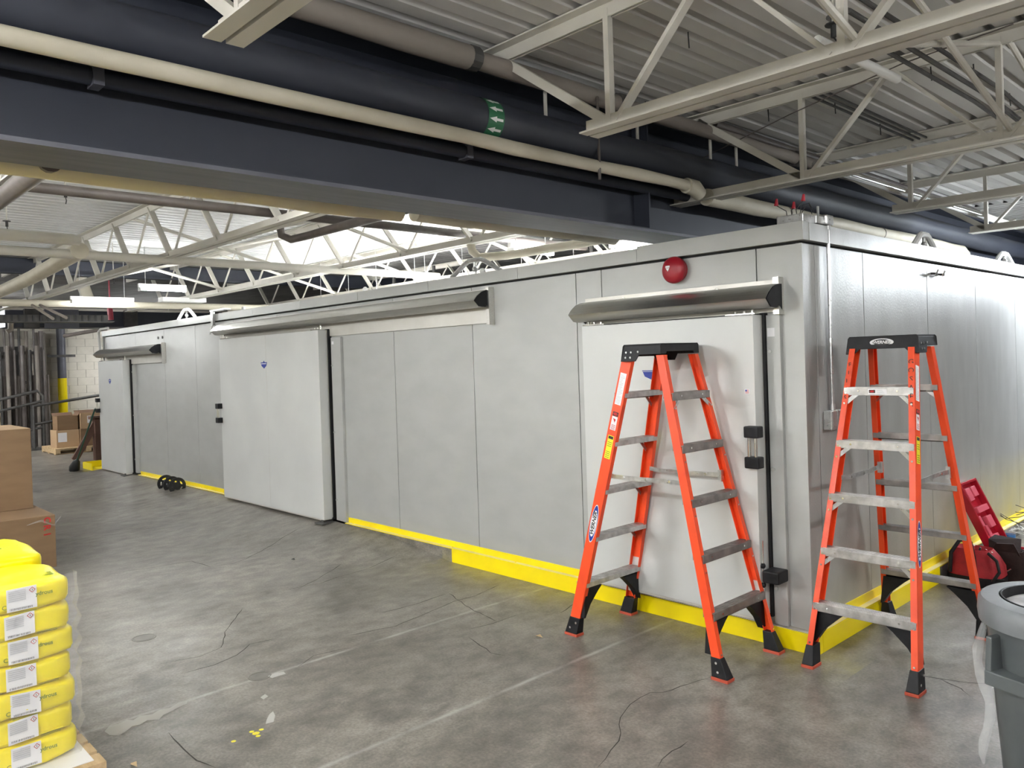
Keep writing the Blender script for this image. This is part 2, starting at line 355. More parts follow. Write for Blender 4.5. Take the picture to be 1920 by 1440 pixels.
for c in ([(600, 1094), (630, 1085), (690, 1074), (745, 1056)], [(380, 1065), (440, 1056), (490, 1036), (535, 1014), (560, 1004)], [(225, 1072), (300, 1062), (360, 1052), (395, 1064)],
          [(345, 1262), (400, 1247), (445, 1228), (470, 1208), (520, 1197)], [(300, 1246), (370, 1232), (415, 1215), (422, 1185), (440, 1160), (455, 1140)],
          [(530, 1107), (600, 1094), (640, 1082)], [(650, 1192), (740, 1175), (800, 1150), (850, 1128), (890, 1118), (935, 1097)], [(710, 1150), (780, 1133), (840, 1112)],
          [(840, 1112), (880, 1140), (930, 1165)], [(1330, 1270), (1290, 1282), (1262, 1295), (1220, 1300), (1180, 1320), (1165, 1345), (1160, 1390), (1120, 1440)],
          [(1700, 1265), (1760, 1272), (1800, 1278), (1860, 1283)], [(1760, 1272), (1800, 1290), (1818, 1305)], [(120, 1018), (180, 1005), (240, 1000), (300, 985), (420, 963), (520, 955)],
          [(195, 955), (240, 950), (255, 943), (290, 930)], [(255, 943), (290, 945)], [(560, 1104), (640, 1064), (600, 1065)], [(315, 1375), (335, 1395), (370, 1425), (405, 1440)],
          [(560, 1250), (590, 1230), (650, 1215)], [(880, 1180), (920, 1170), (980, 1150)], [(880, 1195), (920, 1225), (950, 1230)], [(1230, 1440), (1260, 1410), (1290, 1390)],
          [(1100, 1020+0), (1080, 1130), (1050, 1150)][1:]):
    crack('floor_crack', c, .0075, 'crackm')
def patch_px(name, px, m, z=.0016):
    B().add([(on(a, b, 2, 0).x, on(a, b, 2, 0).y, z) for a, b in px], [tuple(range(len(px)))]).build(name, m, FLOOR, kind='stuff')
patch_px('floor_grout', [(196, 1372), (205, 1362), (222, 1358), (238, 1350), (250, 1351), (262, 1343), (285, 1340), (300, 1331), (318, 1328), (335, 1318), (352, 1314), (350, 1320), (332, 1328), (322, 1334), (306, 1341), (298, 1350), (276, 1351), (262, 1360), (248, 1362), (236, 1372), (222, 1380), (206, 1379)], 'palem')
patch_px('floor_grout', [(502, 1268), (515, 1263), (532, 1260), (536, 1264), (522, 1268), (510, 1272)], 'palem')
patch_px('floor_grout', [(505, 1340), (512, 1334), (516, 1342), (513, 1354), (498, 1358), (500, 1350)], 'palem')
patch_px('floor_grout', [(488, 1308), (497, 1302), (503, 1306), (494, 1312)], 'palem')
for q, rr_ in (((270, 1196), .07), ((487, 1268), .06)):             # small round covers let into the slab
    p = on(q[0], q[1], 2, 0); bd = B().lathe((p.x, p.y, 0), [(0.0, .0014), (rr_*.8, .0014), (rr_*.84, .0004), (rr_, .0024), (rr_+.004, .0004)], 20)
    bd.build('floor_drain_cover', 'plugm', label='small round metal plug set in the concrete floor, %s' % ('nearest the yellow sacks' if q[0] < 300 else 'beside the long pale floor line'), cat='floor cover', group='round plugs in the floor')
# ================================================================== WALK-IN COOLER
ck = thing('walk_in_cooler', (0, 0, 0), 'long light grey panelled cold store with three sliding doors and yellow kerb', 'cold store')
B().box((-12.5, .03, .1), (-.03, 9, 2.40)).box((-12.5, .02, 2.2), (-.02, 9, 2.39)).build('inner_core', 'core', ck)
G = .0034
def panel(a, b_, nm='wall_panel', m='panel'): return B().box(a, b_).build(nm, m, ck, bevel=.0015)
seams = [-.012, -.28, -1.703, -2.857, -3.978, -5.1, -6.25, -7.4, -8.596, -9.733, -10.95, -12.49]
for i in range(len(seams)-1):
    a, b_ = seams[i], seams[i+1]
    if i == 1:
        panel((b_+G, 0, .118), (-1.464-G, .028, 2.303)); panel((-1.464+G, 0, .118), (a-G, .028, 2.303)); continue
    panel((b_+G, 0, .118), (a-G, .028, 2.303))
B().box((-.012-.02, -.004, .118), (.004, .006, 2.303)).build('corner_trim', 'panel', ck)
ys = [0.008, .157, .806, 1.895, 2.96, 4.05, 5.15, 6.3, 7.5, 8.9]
for i in range(len(ys)-1): panel((-.028, ys[i]+G, .118), (0, ys[i+1]-G, 2.303), m='side')
cs = [.03, -1.13, -2.271, -3.398, -4.523, -5.66, -6.8, -7.961, -9.1, -10.2, -11.3, -12.53]
for i in range(len(cs)-1): B().box((cs[i+1]+G/2, -.03, 2.318), (cs[i]-G/2, .04, 2.422 if i == 0 else 2.408)).build('cap_panel', 'panel', ck, bevel=.0015)
for a, b_ in ((.042, 3.51), (3.51, 8.9)): B().box((-.04, a, 2.318), (.03, b_-G, 2.418)).build('cap_panel', 'side', ck, bevel=.0015)
B().box((-12.52, -.02, .1), (-12.49, 9, 2.4)).build('end_panel', 'panel', ck)
B().box((-12.5, .04, 2.40), (-.03, 9, 2.412)).build('roof_skin', 'white', ck)
# yellow kerb and angle trims
B().box((-3.165, -.05, 0), (.05, .02, .1125)).build('kerb_block', 'yellow', ck, bevel=.002)
B().box((-.04, .022, 0), (.05, 1.85, .1125)).build('kerb_block', 'yellow', ck, bevel=.002)
def angle(x0, x1, dz=0.):
    z = lambda x: min(.1125, hz(x)+.0045) + dz
    bd = B()
    bd.prism([(-.05, 0), (-.001, 0), (-.001, .055), (-.007, .055), (-.007, .006), (-.05, .006)], lambda a, b: (x0, a, b+z(x0)), lambda a, b: (x1, a, b+z(x1)))
    bd.build('kerb_angle', 'yellow', ck)
    B().prism([(-.0495, .0062), (-.012, .0062), (-.012, .0072), (-.0495, .0072)], lambda a, b: (x0, a, b+z(x0)), lambda a, b: (x1, a, b+z(x1))).build('dusty_ledge', 'dusty', ck)
    bb = B(); x = x0+.12; n = 0
    while x < x1-.05:
        bb.tube([(x, -.028, z(x)+.006), (x, -.028, z(x)+.016)], .007, 6); x += .78; n += 1
    if n: bb.build('anchor_bolt', 'yellow', ck)
angle(-4.86, -1.53); angle(-10.9, -9.2); angle(-9.19, -7.5)
bd = B(); bd.prism([(.05, 0), (.001, 0), (.001, .06), (.007, .06), (.007, .006), (.05, .006)], lambda a, b: (a, .03, b+.1135), lambda a, b: (a, 8.8, b+.1135)); bd.build('kerb_angle', 'yellow', ck)
B().box((.012, .03, .1196), (.0495, 8.8, .1206)).build('dusty_ledge', 'dusty', ck)
B().box((-1.53, -.045, .113), (.04, .0, .118)).build('sill_strip', 'plate', ck)
# sliding doors
def door(x0, x1, z0, z1, hx, plate, hood, jamb, badge_x, badge_z, handles_left, seam=None):
    d = B().box((x0, -.15, z0), (x1, -.055, z1)).build('sliding_door', 'door', ck, bevel=.002)
    B().box((x0+.004, -.055, z0+.01), (x1-.002, -.046, z1)).build('rear_frame', 'plate', d)
    B().box((x0+.006, -.045, z0-.01), (x1+.012, -.004, z1+.01)).build('door_gasket', 'gasket', d)
    B().box((x0, -.148, z0-.014), (x1, -.06, z0-.0005)).build('bottom_rail', 'plate', d)
    if seam: B().box((seam-.001, -.1515, z0), (seam+.001, -.1505, z1)).build('seam_line', 'plate', d)
    for za, zb in ((1.212, 1.278), (1.038, 1.104)):
        B().box((hx-.045, -.205, za), (hx+.045, -.14, zb)).build('handle_bracket', 'black', d, bevel=.008)
    B().tube([(hx-.02, -.185, 1.10), (hx-.02, -.185, 1.215)], .011, 12).build('handle_bar', 'chrome', d, smooth=True)
    B().tube([(hx+.02, -.185, 1.10), (hx+.02, -.185, 1.215)], .009, 12).build('handle_bar', 'chrome', d, smooth=True)
    # shield badge
    if badge_x is not None:
        w = .062 if x1-x0 < 2 else .075; s = [(-w, .028), (-.02, .028), (0, .045), (.02, .028), (w, .028), (w*.75, -.012), (0, -.042), (-w*.75, -.012)]
        B().prism(s, lambda a, b: (badge_x+a, -.1525, badge_z+b), lambda a, b: (badge_x+a, -.150, badge_z+b)).build('shield_badge', 'blue', d)
        s2 = [(-w*.8, .016), (w*.8, .016), (w*.8, .008), (-w*.8, .008)]
        B().prism(s2, lambda a, b: (badge_x+a, -.1535, badge_z+b), lambda a, b: (badge_x+a, -.1523, badge_z+b)).build('badge_stripe', 'paper', d)
    # hanger plates and rods
    for hxp in (x0+.02, x1-.03):
        sg = 1 if hxp < (x0+x1)/2 else -1
        B().box((hxp-.03*sg, -.13, z1+.004), (hxp+.16*sg, -.07, z1+.012)).build('hanger_plate', 'chrome', d)
        for q in (.05, .11): B().tube([(hxp+q*sg, -.1, z1+.012), (hxp+q*sg, -.1, z1+.026)], .009, 6).build('hanger_bolt', 'chrome', d)
        B().tube([(hxp, -.1, z1-.02), (hxp, -.1, z1+.07)], .008, 8).build('hanger_rod', 'chrome', d)
    # back plate and hood
    px0, px1, pz0, pz1 = plate
    B().box((px0, -.022, pz0), (px1, -.001, pz1)).build('track_plate', 'plate', ck, bevel=.0015)
    B().box((px1-.012, -.06, pz0-.015), (px1+.022, -.001, pz1+.01)).build('end_stop', 'steel', ck)
    hx0, hx1, dz = hood
    prof = [(-.023, 2.085), (-.07, 2.083), (-.12, 2.066), (-.165, 2.035), (-.2, 1.995), (-.15, 1.948), (-.12, 1.944), (-.1, 1.944)]
    inner = [(-.103, 1.947), (-.12, 1.948), (-.148, 1.952), (-.195, 1.996), (-.163, 2.031), (-.118, 2.062), (-.07, 2.079), (-.023, 2.081)]
    hd = B().prism([(a, b+dz) for a, b in prof+inner], lambda a, b: (hx0, a, b), lambda a, b: (hx1, a, b)).build('track_hood', 'steel', ck, smooth=True)
    cap = [(-.023, 2.0835), (-.07, 2.081), (-.118, 2.064), (-.163, 2.033), (-.197, 1.9955), (-.15, 1.952), (-.12, 1.948), (-.08, 1.948), (-.07, 1.962), (-.05, 1.955), (-.023, 1.935)]
    for xx in (hx0, hx1):
        e = .006 if xx == hx1 else -.006
        B().prism([(a, b+dz) for a, b in cap], lambda a, b: (xx-e*.5, a, b), lambda a, b: (xx+e, a, b)).build('end_cap', 'black', hd)
    bb = B(); x = hx0+.35
    while x < hx1-.15: bb.tube([(x, -.032, pz1-.03), (x, -.02, pz1-.03)], .013, 8); x += .72
    if bb.v: bb.build('hood_bolt', 'chrome', ck)
    B().box((hx0+.08, -.09, 1.965+dz), (hx1-.05, -.024, 2.0+dz)).build('track_rail', 'galv', ck)
    if jamb:
        ja, jb = jamb
        B().box((ja, -.03, .12), (jb, -.001, pz0-.016)).build('door_jamb', 'panel', ck, bevel=.0015)
        bb = B()
        for z in (.33, 1.02, 1.7): bb.tube([(ja+.022, -.042, z), (ja+.022, -.029, z)], .011, 8)
        bb.build('jamb_bolt', 'chrome', ck)
    return d
d3 = door(-1.525, -.228, .172, 1.912, -.232, (-1.60, -.135, 1.925, 2.112), (-1.60, -.118, 0), (-.212, -.128), None, 0, False)
d2 = door(-7.49, -5.09, .135, 2.065, -7.50, (-7.75, -2.60, 2.0, 2.272), (-7.62, -2.60, .178), (-5.05, -4.868), -6.302, 1.733, True, -6.25)
d1 = door(-12.36, -11.12, .108, 1.89, -12.36, (-12.42, -9.70, 1.825, 2.10), (-12.45, -9.80, .012), (-11.06, -10.93), -11.767, 1.56, True)
# badge of the near door, behind the ladder
bx, bz = -.93, 1.583
B().prism([(-.085, .012), (.085, .012), (.07, -.018), (0, -.045), (-.07, -.018)], lambda a, b: (bx+a, -.1525, bz+b), lambda a, b: (bx+a, -.15, bz+b)).build('shield_badge', 'blue', d3)
B().box((bx-.09, -.152, bz+.016), (bx+.09, -.1502, bz+.021)).build('badge_stripe', 'blue', d3)
fx, fz = -.276, 1.474
B().box((fx-.016, -.1515, fz-.016), (fx+.016, -.1503, fz+.014)).build('flag_sticker', 'paper', d3)
bb = B()
for i in range(4): bb.box((fx-.011, -.1522, fz-.01+i*.006), (fx+.011, -.1515, fz-.0075+i*.006))
bb.build('flag_stripe', 'redink', d3); B().box((fx-.011, -.1526, fz+.0), (fx-.001, -.1515, fz+.0105)).build('flag_canton', 'blue', d3)
B().box((-.205, -.0325, 1.785), (-.16, -.0305, 1.835)).build('paper_tag', 'paper', ck)
B().box((-5.03, -.0325, 1.915), (-4.99, -.0305, 1.945)).build('paper_tag', 'paper', ck)
# lower catch of the near door
B().box((-.215, -.155, .385), (-.115, -.035, .455)).build('door_catch', 'black', ck, bevel=.01)
B().tube([(-.222, -.13, .15), (-.222, -.13, .62)], .006, 8).build('catch_rod', 'chrome', ck)
for z in (.365, .475): ball(B(), (-.222, -.13, z), .017).build('catch_clamp', 'black', ck, smooth=True)
# floor guides under the far doors
for gx, gz in ((-5.11, .095), (-11.15, .075)):
    B().box((gx-.09, -.2, gz), (gx+.07, -.03, gz+.012)).box((gx-.03, -.16, gz+.01), (gx+.02, -.05, gz+.035)).build('floor_guide', 'dark', ck)
# screws on the upper left panels
bb = B()
for x in (-9.956, -9.785): bb.tube([(x, -.012, 2.19), (x, 0, 2.19)], .02, 8)
bb.build('vent_plug', 'dark', ck)
# yellow channel at the far corner of the cooler
y = B()
y.box((-13.6, -.11, 0), (-13.08, -.09, .115)).box((-13.6, -.09, 0), (-13.58, .42, .115)).box((-13.6, .4, 0), (-12.53, .42, .115)).box((-13.58, -.09, 0), (-12.56, .4, .012))
y.build('steel_channel', 'yellow', label='short yellow steel channel on the floor at the far left end of the cold store', cat='channel')
# ------------------------------------------------------------------ fittings on the cooler
t = thing('alarm_bell', (-.83, 0, 2.235), 'round red alarm bell high on the grey wall above the near door', 'bell')
B().tube([(-.83, -.001, 2.235), (-.83, -.03, 2.235)], .075, 24).build('back_box', 'redbell', t)
g = B(); pr = [(.082, .028), (.086, .034), (.084, .052), (.07, .066), (.04, .074), (0.0, .076)]; n = 32; b0 = len(g.v)
for r, h in pr:
    for j in range(n): a = 2*PI*j/n; g.v.append(Vector((-.83+r*math.cos(a), -h, 2.235+r*math.sin(a))))
for i in range(len(pr)-1):
    for j in range(n): g.f.append((i*n+j, i*n+(j+1) % n, (i+1)*n+(j+1) % n, (i+1)*n+j))
g.build('gong', 'redbell', t, smooth=True)
B().box((-.868, -.0785, 2.25), (-.838, -.073, 2.262)).prism([(-.013, .012), (.013, .012), (0, -.008)], lambda a, b: (-.853+a, -.0785, 2.235+b), lambda a, b: (-.853+a, -.073, 2.235+b)).build('maker_mark', 'paper', t)
# conduit with switch box on the side wall
t = thing('electrical_conduit', (.02, .285, 1.3), 'thin galvanised conduit running down the side wall near the corner', 'conduit')
B().tube([(.022, .285, 1.37), (.022, .287, 2.44)], .0105, 12).build('conduit_pipe', 'galv', t, smooth=True)
B().tube([(.022, .287, 2.40), (.022, .287, 2.435)], .017, 10).build('coupling', 'galv', t)
B().tube([(.022, .285, 1.74), (.022, .285, 1.765)], .015, 10).build('coupling', 'galv', t)
B().tube([(.022, .285, 1.345), (.022, .285, 1.38)], .016, 10).build('coupling', 'galv', t)
B().box((-.02, .22, 2.422), (.05, .31, 2.48)).build('elbow_fitting', 'galv', t, bevel=.01)
t = thing('switch_box', (0, .30, 1.29), 'small galvanised electrical box at the bottom of the wall conduit', 'electrical box')
B().box((.001, .205, 1.235), (.05, .40, 1.343)).build('box_body', 'galv', t, bevel=.004)
B().box((.05, .275, 1.225), (.056, .283, 1.35)).box((.05, .215, 1.245), (.053, .27, 1.335)).build('cover_edge', 'galv', t)
B().box((.05, .31, 1.25), (.075, .345, 1.30)).tube([(.075, .33, 1.31), (.085, .37, 1.31), (.085, .38, 1.28)], .005, 6).build('toggle_guard', 'chrome', t)
# junction block with wire nuts on the top corner
t = thing('junction_box', (-.1, .16, 2.42), 'open grey junction box with red wire nuts on the cold store corner', 'junction box')
B().box((-.16, .03, 2.422), (0, .14, 2.475)).box((-.01, .13, 2.422), (.03, .30, 2.468)).build('box_body', 'galv', t, bevel=.004)
B().box((.0, .2, 2.46), (.008, .215, 2.53)).build('clip', 'galv', t)
for k, (dx, dy, zz) in enumerate(((-.17, .05, 2.565), (-.10, .12, 2.545), (-.055, .15, 2.585))):
    B().tube([(-.12+k*.03, .08, 2.47), (-.13+k*.03, .09, 2.51), (dx, dy, zz-.02)], .0025, 5).build('wire', 'ink', t)
    B().tube([(dx, dy, zz-.022), (dx+.004, dy, zz+.018)], [.013, .006], 8).build('wire_nut', 'redbell', t)
B().tube([(-.05, .1, 2.47), (-.02, .1, 2.52), (.0, .12, 2.53), (.02, .13, 2.48)], .0025, 5).build('wire', 'ink', t)
B().tube([(-.06, .11, 2.47), (-.04, .1, 2.53), (-.0, .11, 2.54), (.01, .12, 2.475)], .0025, 5).build('wire', 'ink', t)
# small fittings on the side wall
for yy in (1.985, 2.125):
    t = thing('wall_fitting', (0, yy, 2.232), 'small twisted metal fitting high on the side wall, %s of the two' % ('left' if yy < 2 else 'right'), 'fitting', 'metal fittings on the side wall')
    B().tube([(.0, yy, 2.232), (.045, yy, 2.226)], .009, 8).build('stem', 'dark', t); B().tube([(.035, yy-.02, 2.215), (.045, yy+.012, 2.255)], .006, 6).build('wing', 'chrome', t)
# A-shaped hanger brackets on the roof edge
def hanger(x, y, ax, w, h, label, m='white'):
    t = thing('roof_hanger', (x, y, 2.418), label, 'bracket')
    e = Vector((1, 0, 0)) if ax == 'x' else Vector((0, 1, 0)); c = Vector((x, y, 2.418)); z = Vector((0, 0, 1))
    n = Vector((0, 1, 0)) if ax == 'x' else Vector((1, 0, 0))
    for s in (-1, 1): B().tube([c+e*(w/2*s), c+e*(w*.2*s)+z*h*.85, c+e*(w*.12*s)+z*h, c+z*h], .022 if m == 'white' else .02, 8).build('strut', m, t, smooth=True)
    B().tube([c+z*.0, c+z*(h+.02)], .014, 8).build('threaded_rod', 'galv', t)
    ball(B(), c+z*h*.35, .025).build('eye_nut', 'galv', t, smooth=True)
hanger(-9.02, .06, 'x', .62, .125, 'white A-shaped bracket on the cold store roof edge above the far panels')
hanger(-2.87, .06, 'x', .62, .115, 'grey A-shaped bracket on the roof edge left of the navy beam', 'galv')
hanger(-.06, 2.04, 'y', .46, .11, 'white A-shaped bracket on the side roof edge right of the navy pipe')
hanger(-.06, 4.0, 'y', .55, .10, 'white A-shaped bracket at the right end of the side roof edge')
for k, (px, py, z) in enumerate(((683, 545, 2.44), (903, 508, 2.44), (455, 582, 2.44))):  # plain white knobs on the roof edge, not lamps
    p = on(px, py, 1, .05); ball(B(), (p.x, .06, 2.435), .026).tube([(p.x, .06, 2.41), (p.x, .06, 2.43)], .01, 6).build('roof_knob', 'white', smooth=True, label='small white round fitting on the front roof edge, %s' % ('nearest the beam' if k == 1 else 'middle one' if k == 0 else 'farthest left above the large door'), cat='fitting', group='white fittings on the roof edge')
t = thing('track_motor', (-7.9, -.05, 2.2), 'small grey bracket with white wire at the left end of the large door hood', 'bracket')
B().box((-7.93, -.06, 2.26), (-7.86, -.031, 2.44)).box((-7.93, -.07, 2.44), (-7.5, .02, 2.455)).build('bracket_plate', 'galv', t)
B().tube([(-7.9, -.05, 2.27), (-7.9, -.09, 2.15)], .012, 6).build('wire', 'white', t)
t = thing('corner_conduit', (-12.56, -.05, 1.9), 'white conduit down the far left corner of the cold store', 'conduit')
B().tube([(-12.1, -.05, 2.44), (-12.5, -.05, 2.44), (-12.62, -.05, 2.40), (-12.60, -.05, 2.25), (-12.56, -.05, 2.15), (-12.56, -.05, 1.95)], .022, 8).build('conduit_pipe', 'white', t, smooth=True)
# ================================================================== STEEL BEAM AND PIPES
bm_ = thing('steel_beam', (-1.29, 0, 2.53), 'deep navy painted steel beam crossing overhead above the cold store', 'beam')
XB = -1.29
B().box((XB-.17, -9.4, 2.53), (XB+.17, 11.4, 2.549)).build('bottom_flange', 'flange', bm_)  # lighter grey puts the light from below into the navy flange colour
B().box((XB-.165, -9.4, 2.5495), (XB+.17, 11.4, 2.556)).build('flange_top_face', 'navy', bm_)
B().box((XB-.012, -9.4, 2.556), (XB+.012, 11.4, 3.27)).build('web', 'navy', bm_)
B().box((XB-.17, -9.4, 3.27), (XB+.17, 11.4, 3.29)).build('top_flange', 'navy', bm_)
B().box((XB+.012, .15, 2.556), (XB+.14, .165, 3.27)).build('stiffener', 'navy', bm_)
def pipe(name, pts, r, m, label, cat='pipe', group=None, n=16, ends=True):
    t = thing(name, pts[0], label, cat, group); B().tube(pts, r, n).build('pipe_run', m, t, smooth=True); return t
def wavy(x, z, r, y0, y1, step=.35, amp=.004, seed=1):
    rr = random.Random(seed); pts = []; rs = []; y = y0
    while y < y1: pts.append((x+rr.uniform(-amp, amp), y, z+rr.uniform(-amp, amp))); rs.append(r*rr.uniform(.94, 1.06)); y += step
    pts.append((x, y1, z)); rs.append(r); return pts, rs
t = thing('cream_pipe', (-.95, -6, 2.835), 'cream wrapped pipe running low along the navy beam', 'pipe')
p, r = wavy(-.95, 2.835, .037, -9, .35, seed=4); B().tube(p, r, 16).build('wrapped_run', 'wrap', t, smooth=True)
B().tube([(-.95, .3, 2.835), (-.95, .40, 2.83), (-.96, .47, 2.80)], [.052, .055, .05], 14).build('wrapped_elbow', 'wrap', t, smooth=True)
p, r = wavy(-1.0, 2.80, .058, .62, 5.9, seed=5); B().tube(p+[(-1.0, 6.05, 2.76)], r+[.05], 16).build('wrapped_run', 'wrap', t, smooth=True)
for yy in (1.75, 3.6): B().tube([(-1.0, yy, 2.80), (-1.0, yy+.012, 2.80)], .0615, 16).build('band', 'wrapbrown', t)
t = thing('navy_pipe', (-1.03, -6, 2.975), 'large navy painted pipe with green arrow band along the beam', 'pipe')
p, r = wavy(-1.03, 2.975, .108, -9, 8.5, seed=6); B().tube(p, .108, 24).build('pipe_run', 'navy', t, smooth=True)
# green arrow band around the pipe
ya = on(925, 220, 0, -.95).y
bd = B(); n = 20
def onp(a, yy, r): return (-1.03+r*math.cos(a), yy, 2.975+r*math.sin(a))
vs_ = []; 
for i in range(n+1):
    a = -1.9+i*(3.3/n); vs_ += [onp(a, ya-.055, .1095), onp(a, ya+.055, .1095)]
bd.add(vs_, [(2*i, 2*i+1, 2*i+3, 2*i+2) for i in range(n)]); band = bd.build('arrow_band', 'greenmark', t)
for i in range(6):
    a0 = -1.7+i*.5; bd = B()
    poly = [(.045, -.06), (.0, -.06), (.0, -.14), (-.048, .0), (.0, .14), (.0, .06), (.045, .06)]
    bd.add([onp(a0+q, ya+s, .1105) for s, q in poly], [tuple(range(7))]); bd.build('white_arrow', 'white', band)
t = thing('small_navy_pipe', (-1.16, -6, 2.83), 'thin navy pipe behind the cream pipe on the beam', 'pipe')
B().tube([(-1.17, -9, 2.835), (-1.17, 8, 2.835)], .036, 12).build('pipe_run', 'navy', t, smooth=True)
for yy in (-3.3, -1.45): B().box((-1.21, yy-.02, 2.795), (-1.13, yy+.02, 2.875)).build('clamp', 'flange', t)
t = thing('dusty_pipe', (-.98, -6, 3.24), 'dusty brown insulated pipe tucked under the roof deck by the beam', 'pipe')
for a, b_, rr_ in ((-9, -1.58, .062), (-1.52, -.38, .05), (-.32, 1.9, .045), (1.95, 4.6, .045)):
    p, r = wavy(-.98, 3.262, rr_, a, b_, seed=9); B().tube(p, r, 16).build('insulated_run', 'wrapbrown', t, smooth=True)
for yy in (-1.55, -.35, 1.925): B().tube([(-.98, yy-.03, 3.262), (-.98, yy+.03, 3.262)], .064, 12).build('coupling', 'dark', t)
B().tube([(-1.0, .75, 3.34), (-.99, 6.5, 3.30)], .03, 10).build('thin_line', 'iron', t, smooth=True)
# left bay pipes
t = thing('yellowed_pipe', (-1.8, -6, 2.59), 'yellowed cream pipe just below and left of the navy beam', 'pipe')
p, r = wavy(-1.8, 2.61, .06, -9, -1.45, seed=11); B().tube(p, r, 16).build('wrapped_run', 'wrapyel', t, smooth=True)
p, r = wavy(-1.72, 2.60, .055, -1.4, .35, seed=12); B().tube(p, r, 16).build('wrapped_run', 'wrap', t, smooth=True)
p, r = wavy(-1.95, 2.66, .065, -.9, .75, seed=13); B().tube(p, r, 16).build('wrapped_run', 'wrap', t, smooth=True)
pipe('iron_pipe', [(-3.7, -5, 2.91), (-3.7, 2.4, 2.915)], .036, 'iron', 'long dark iron pipe crossing under the bright roof behind the beam')
pipe('bent_pipe', [(-4.45, -.86, 2.98), (-4.46, -.84, 2.88), (-4.40, -.78, 2.84), (-4.2, -.73, 2.85), (-1.9, -1.32, 2.66)], .035, 'iron', 'brown pipe with a hooked end hanging below the long iron pipe', n=12)
pipe('slanted_pipe', [on(95, 300, 2, 2.62), on(-60, 420, 2, 2.9)], .05, 'iron', 'grey brown pipe slanting down at the top left under the beam', n=14)
pipe('white_pipe', [(-5.75, -5, 2.77), (-5.75, 1.95, 2.775)], .042, 'cream', 'long cream pipe hanging across the left bay')
pipe('fat_cream_pipe', [(-5.3, -5, 2.83), (-5.3, -2.32, 2.835), (-5.3, -2.26, 2.825)], [.048, .048, .036], 'cream', 'thick cream pipe with rounded end at the far left')
pipe('cream_branch_pipe', [on(-40, 565, 2, 2.8), on(60, 520, 2, 2.8), on(150, 470, 2, 2.8)], .075, 'wrap', 'thick cream pipe slanting from lower left under the joists')
pipe('curved_pipe', [(-2.0, 1.05, 2.72), (-2.6, 1.0, 2.70), (-3.2, .75, 2.66), (-3.45, .62, 2.66), (-3.5, .58, 2.72), (-3.5, .56, 2.80)], .04, 'wrap', 'cream pipe curving out of the roof above the middle of the cold store', n=12)
pipe('far_main_pipe', [(-10.35, -6, 2.68), (-10.35, 3.3, 2.70)], .05, 'wrap', 'long cream main below the far lamps at the left')
pipe('downcomer_pipe', [on(150, 520, 0, -11.5), on(165, 560, 0, -11.5)], .09, 'wrap', 'short fat cream pipe dropping behind the far left joists')
t = thing('striped_pipe', (-.3, 1.0, 2.93), 'shiny steel pipe with hooked white end right of the beam', 'pipe')
B().tube([(-.33, .9, 2.94), (-.33, 4.4, 2.945)], .03, 12).build('pipe_run', 'chrome', t, smooth=True)
B().tube([(-.33, 4.4, 2.945), (-.33, 5.3, 2.94), (-.33, 5.36, 2.96), (-.33, 5.34, 3.0)], .032, 12).build('hooked_end', 'cream', t, smooth=True)
pipe('short_white_pipe', [(.62, -1.05, 2.98), (.645, -.28, 2.98)], .021, 'white', 'short white pipe ending under the nearest joist', n=12)
# dark conduit bundle under the roof on the right
for k in range(4):
    pipe('roof_conduit', [(.60+k*.045, -.9, 3.12+(k % 2)*.04), (.60+k*.045, 1.0, 3.14+(k % 2)*.04), (.5+k*.05, 3.6, 3.15)], .011, 'dark', 'dark conduit in the bundle under the right roof, %s from the left' % ORD[k], 'conduit', 'dark conduits bundled under the roof deck', n=8)
for k in range(3):
    pipe('roof_conduit', [(-.15-k*.05, .7, 3.33), (-.15-k*.05, 2.4, 3.33)], .009, 'dark', 'thin conduit close under the roof deck right of the beam, %s from the right' % ORD[k], 'conduit', 'thin conduits against the roof deck', n=8)
# ================================================================== ROOF JOISTS
def make_joist(sgn, xe, xb, xend, b0, label, nb):
    t = thing('roof_joist', (0, 0, 0), label, 'joist', 'open web roof joists'); bx = lambda x: x
    bd = B()
    for s in (-1, 1):
        bd.box((xb, s*.008, 2.78), (xend, s*.070, 2.788)); bd.box((xb, s*.008, 2.788), (xend, s*.016, 2.85))
    bd.build('bottom_chord', 'cream', t)
    bd = B()
    for s in (-1, 1):
        bd.box((xe, s*.008, 3.372), (xend, s*.075, 3.38)); bd.box((xe, s*.008, 3.31), (xend, s*.016, 3.372))
    bd.build('top_chord', 'cream', t)
    def web(p, q, w=.05, th=.03): B().bar(p, q, w, th, (0, 1, 0)).build('web_bar', 'cream', t)
    web((b0, 0, 2.81), (xe+sgn*.06, 0, 3.35), .032, .045)
    sp = 1.12; x = b0
    for i in range(nb):
        if sgn > 0: web((x, 0, 2.80), (x, 0, 3.35), .036, .03)
        web((x+.04*sgn, 0, 2.81), (x+sgn*sp*.5, 0, 3.35), .045 if sgn > 0 else .06, .02)
        if i < nb-1: web((x+sgn*sp*.5, 0, 3.35), (x+sgn*(sp-.04), 0, 2.81), .018 if sgn < 0 else (.028 if i % 2 else .045), .018)
        x += sgn*sp
    return t
names = ['nearest', 'second', 'third', 'fourth', 'fifth', 'sixth']
jr = make_joist(1, -1.12, -.43, 4.9, -.29, '', 5)
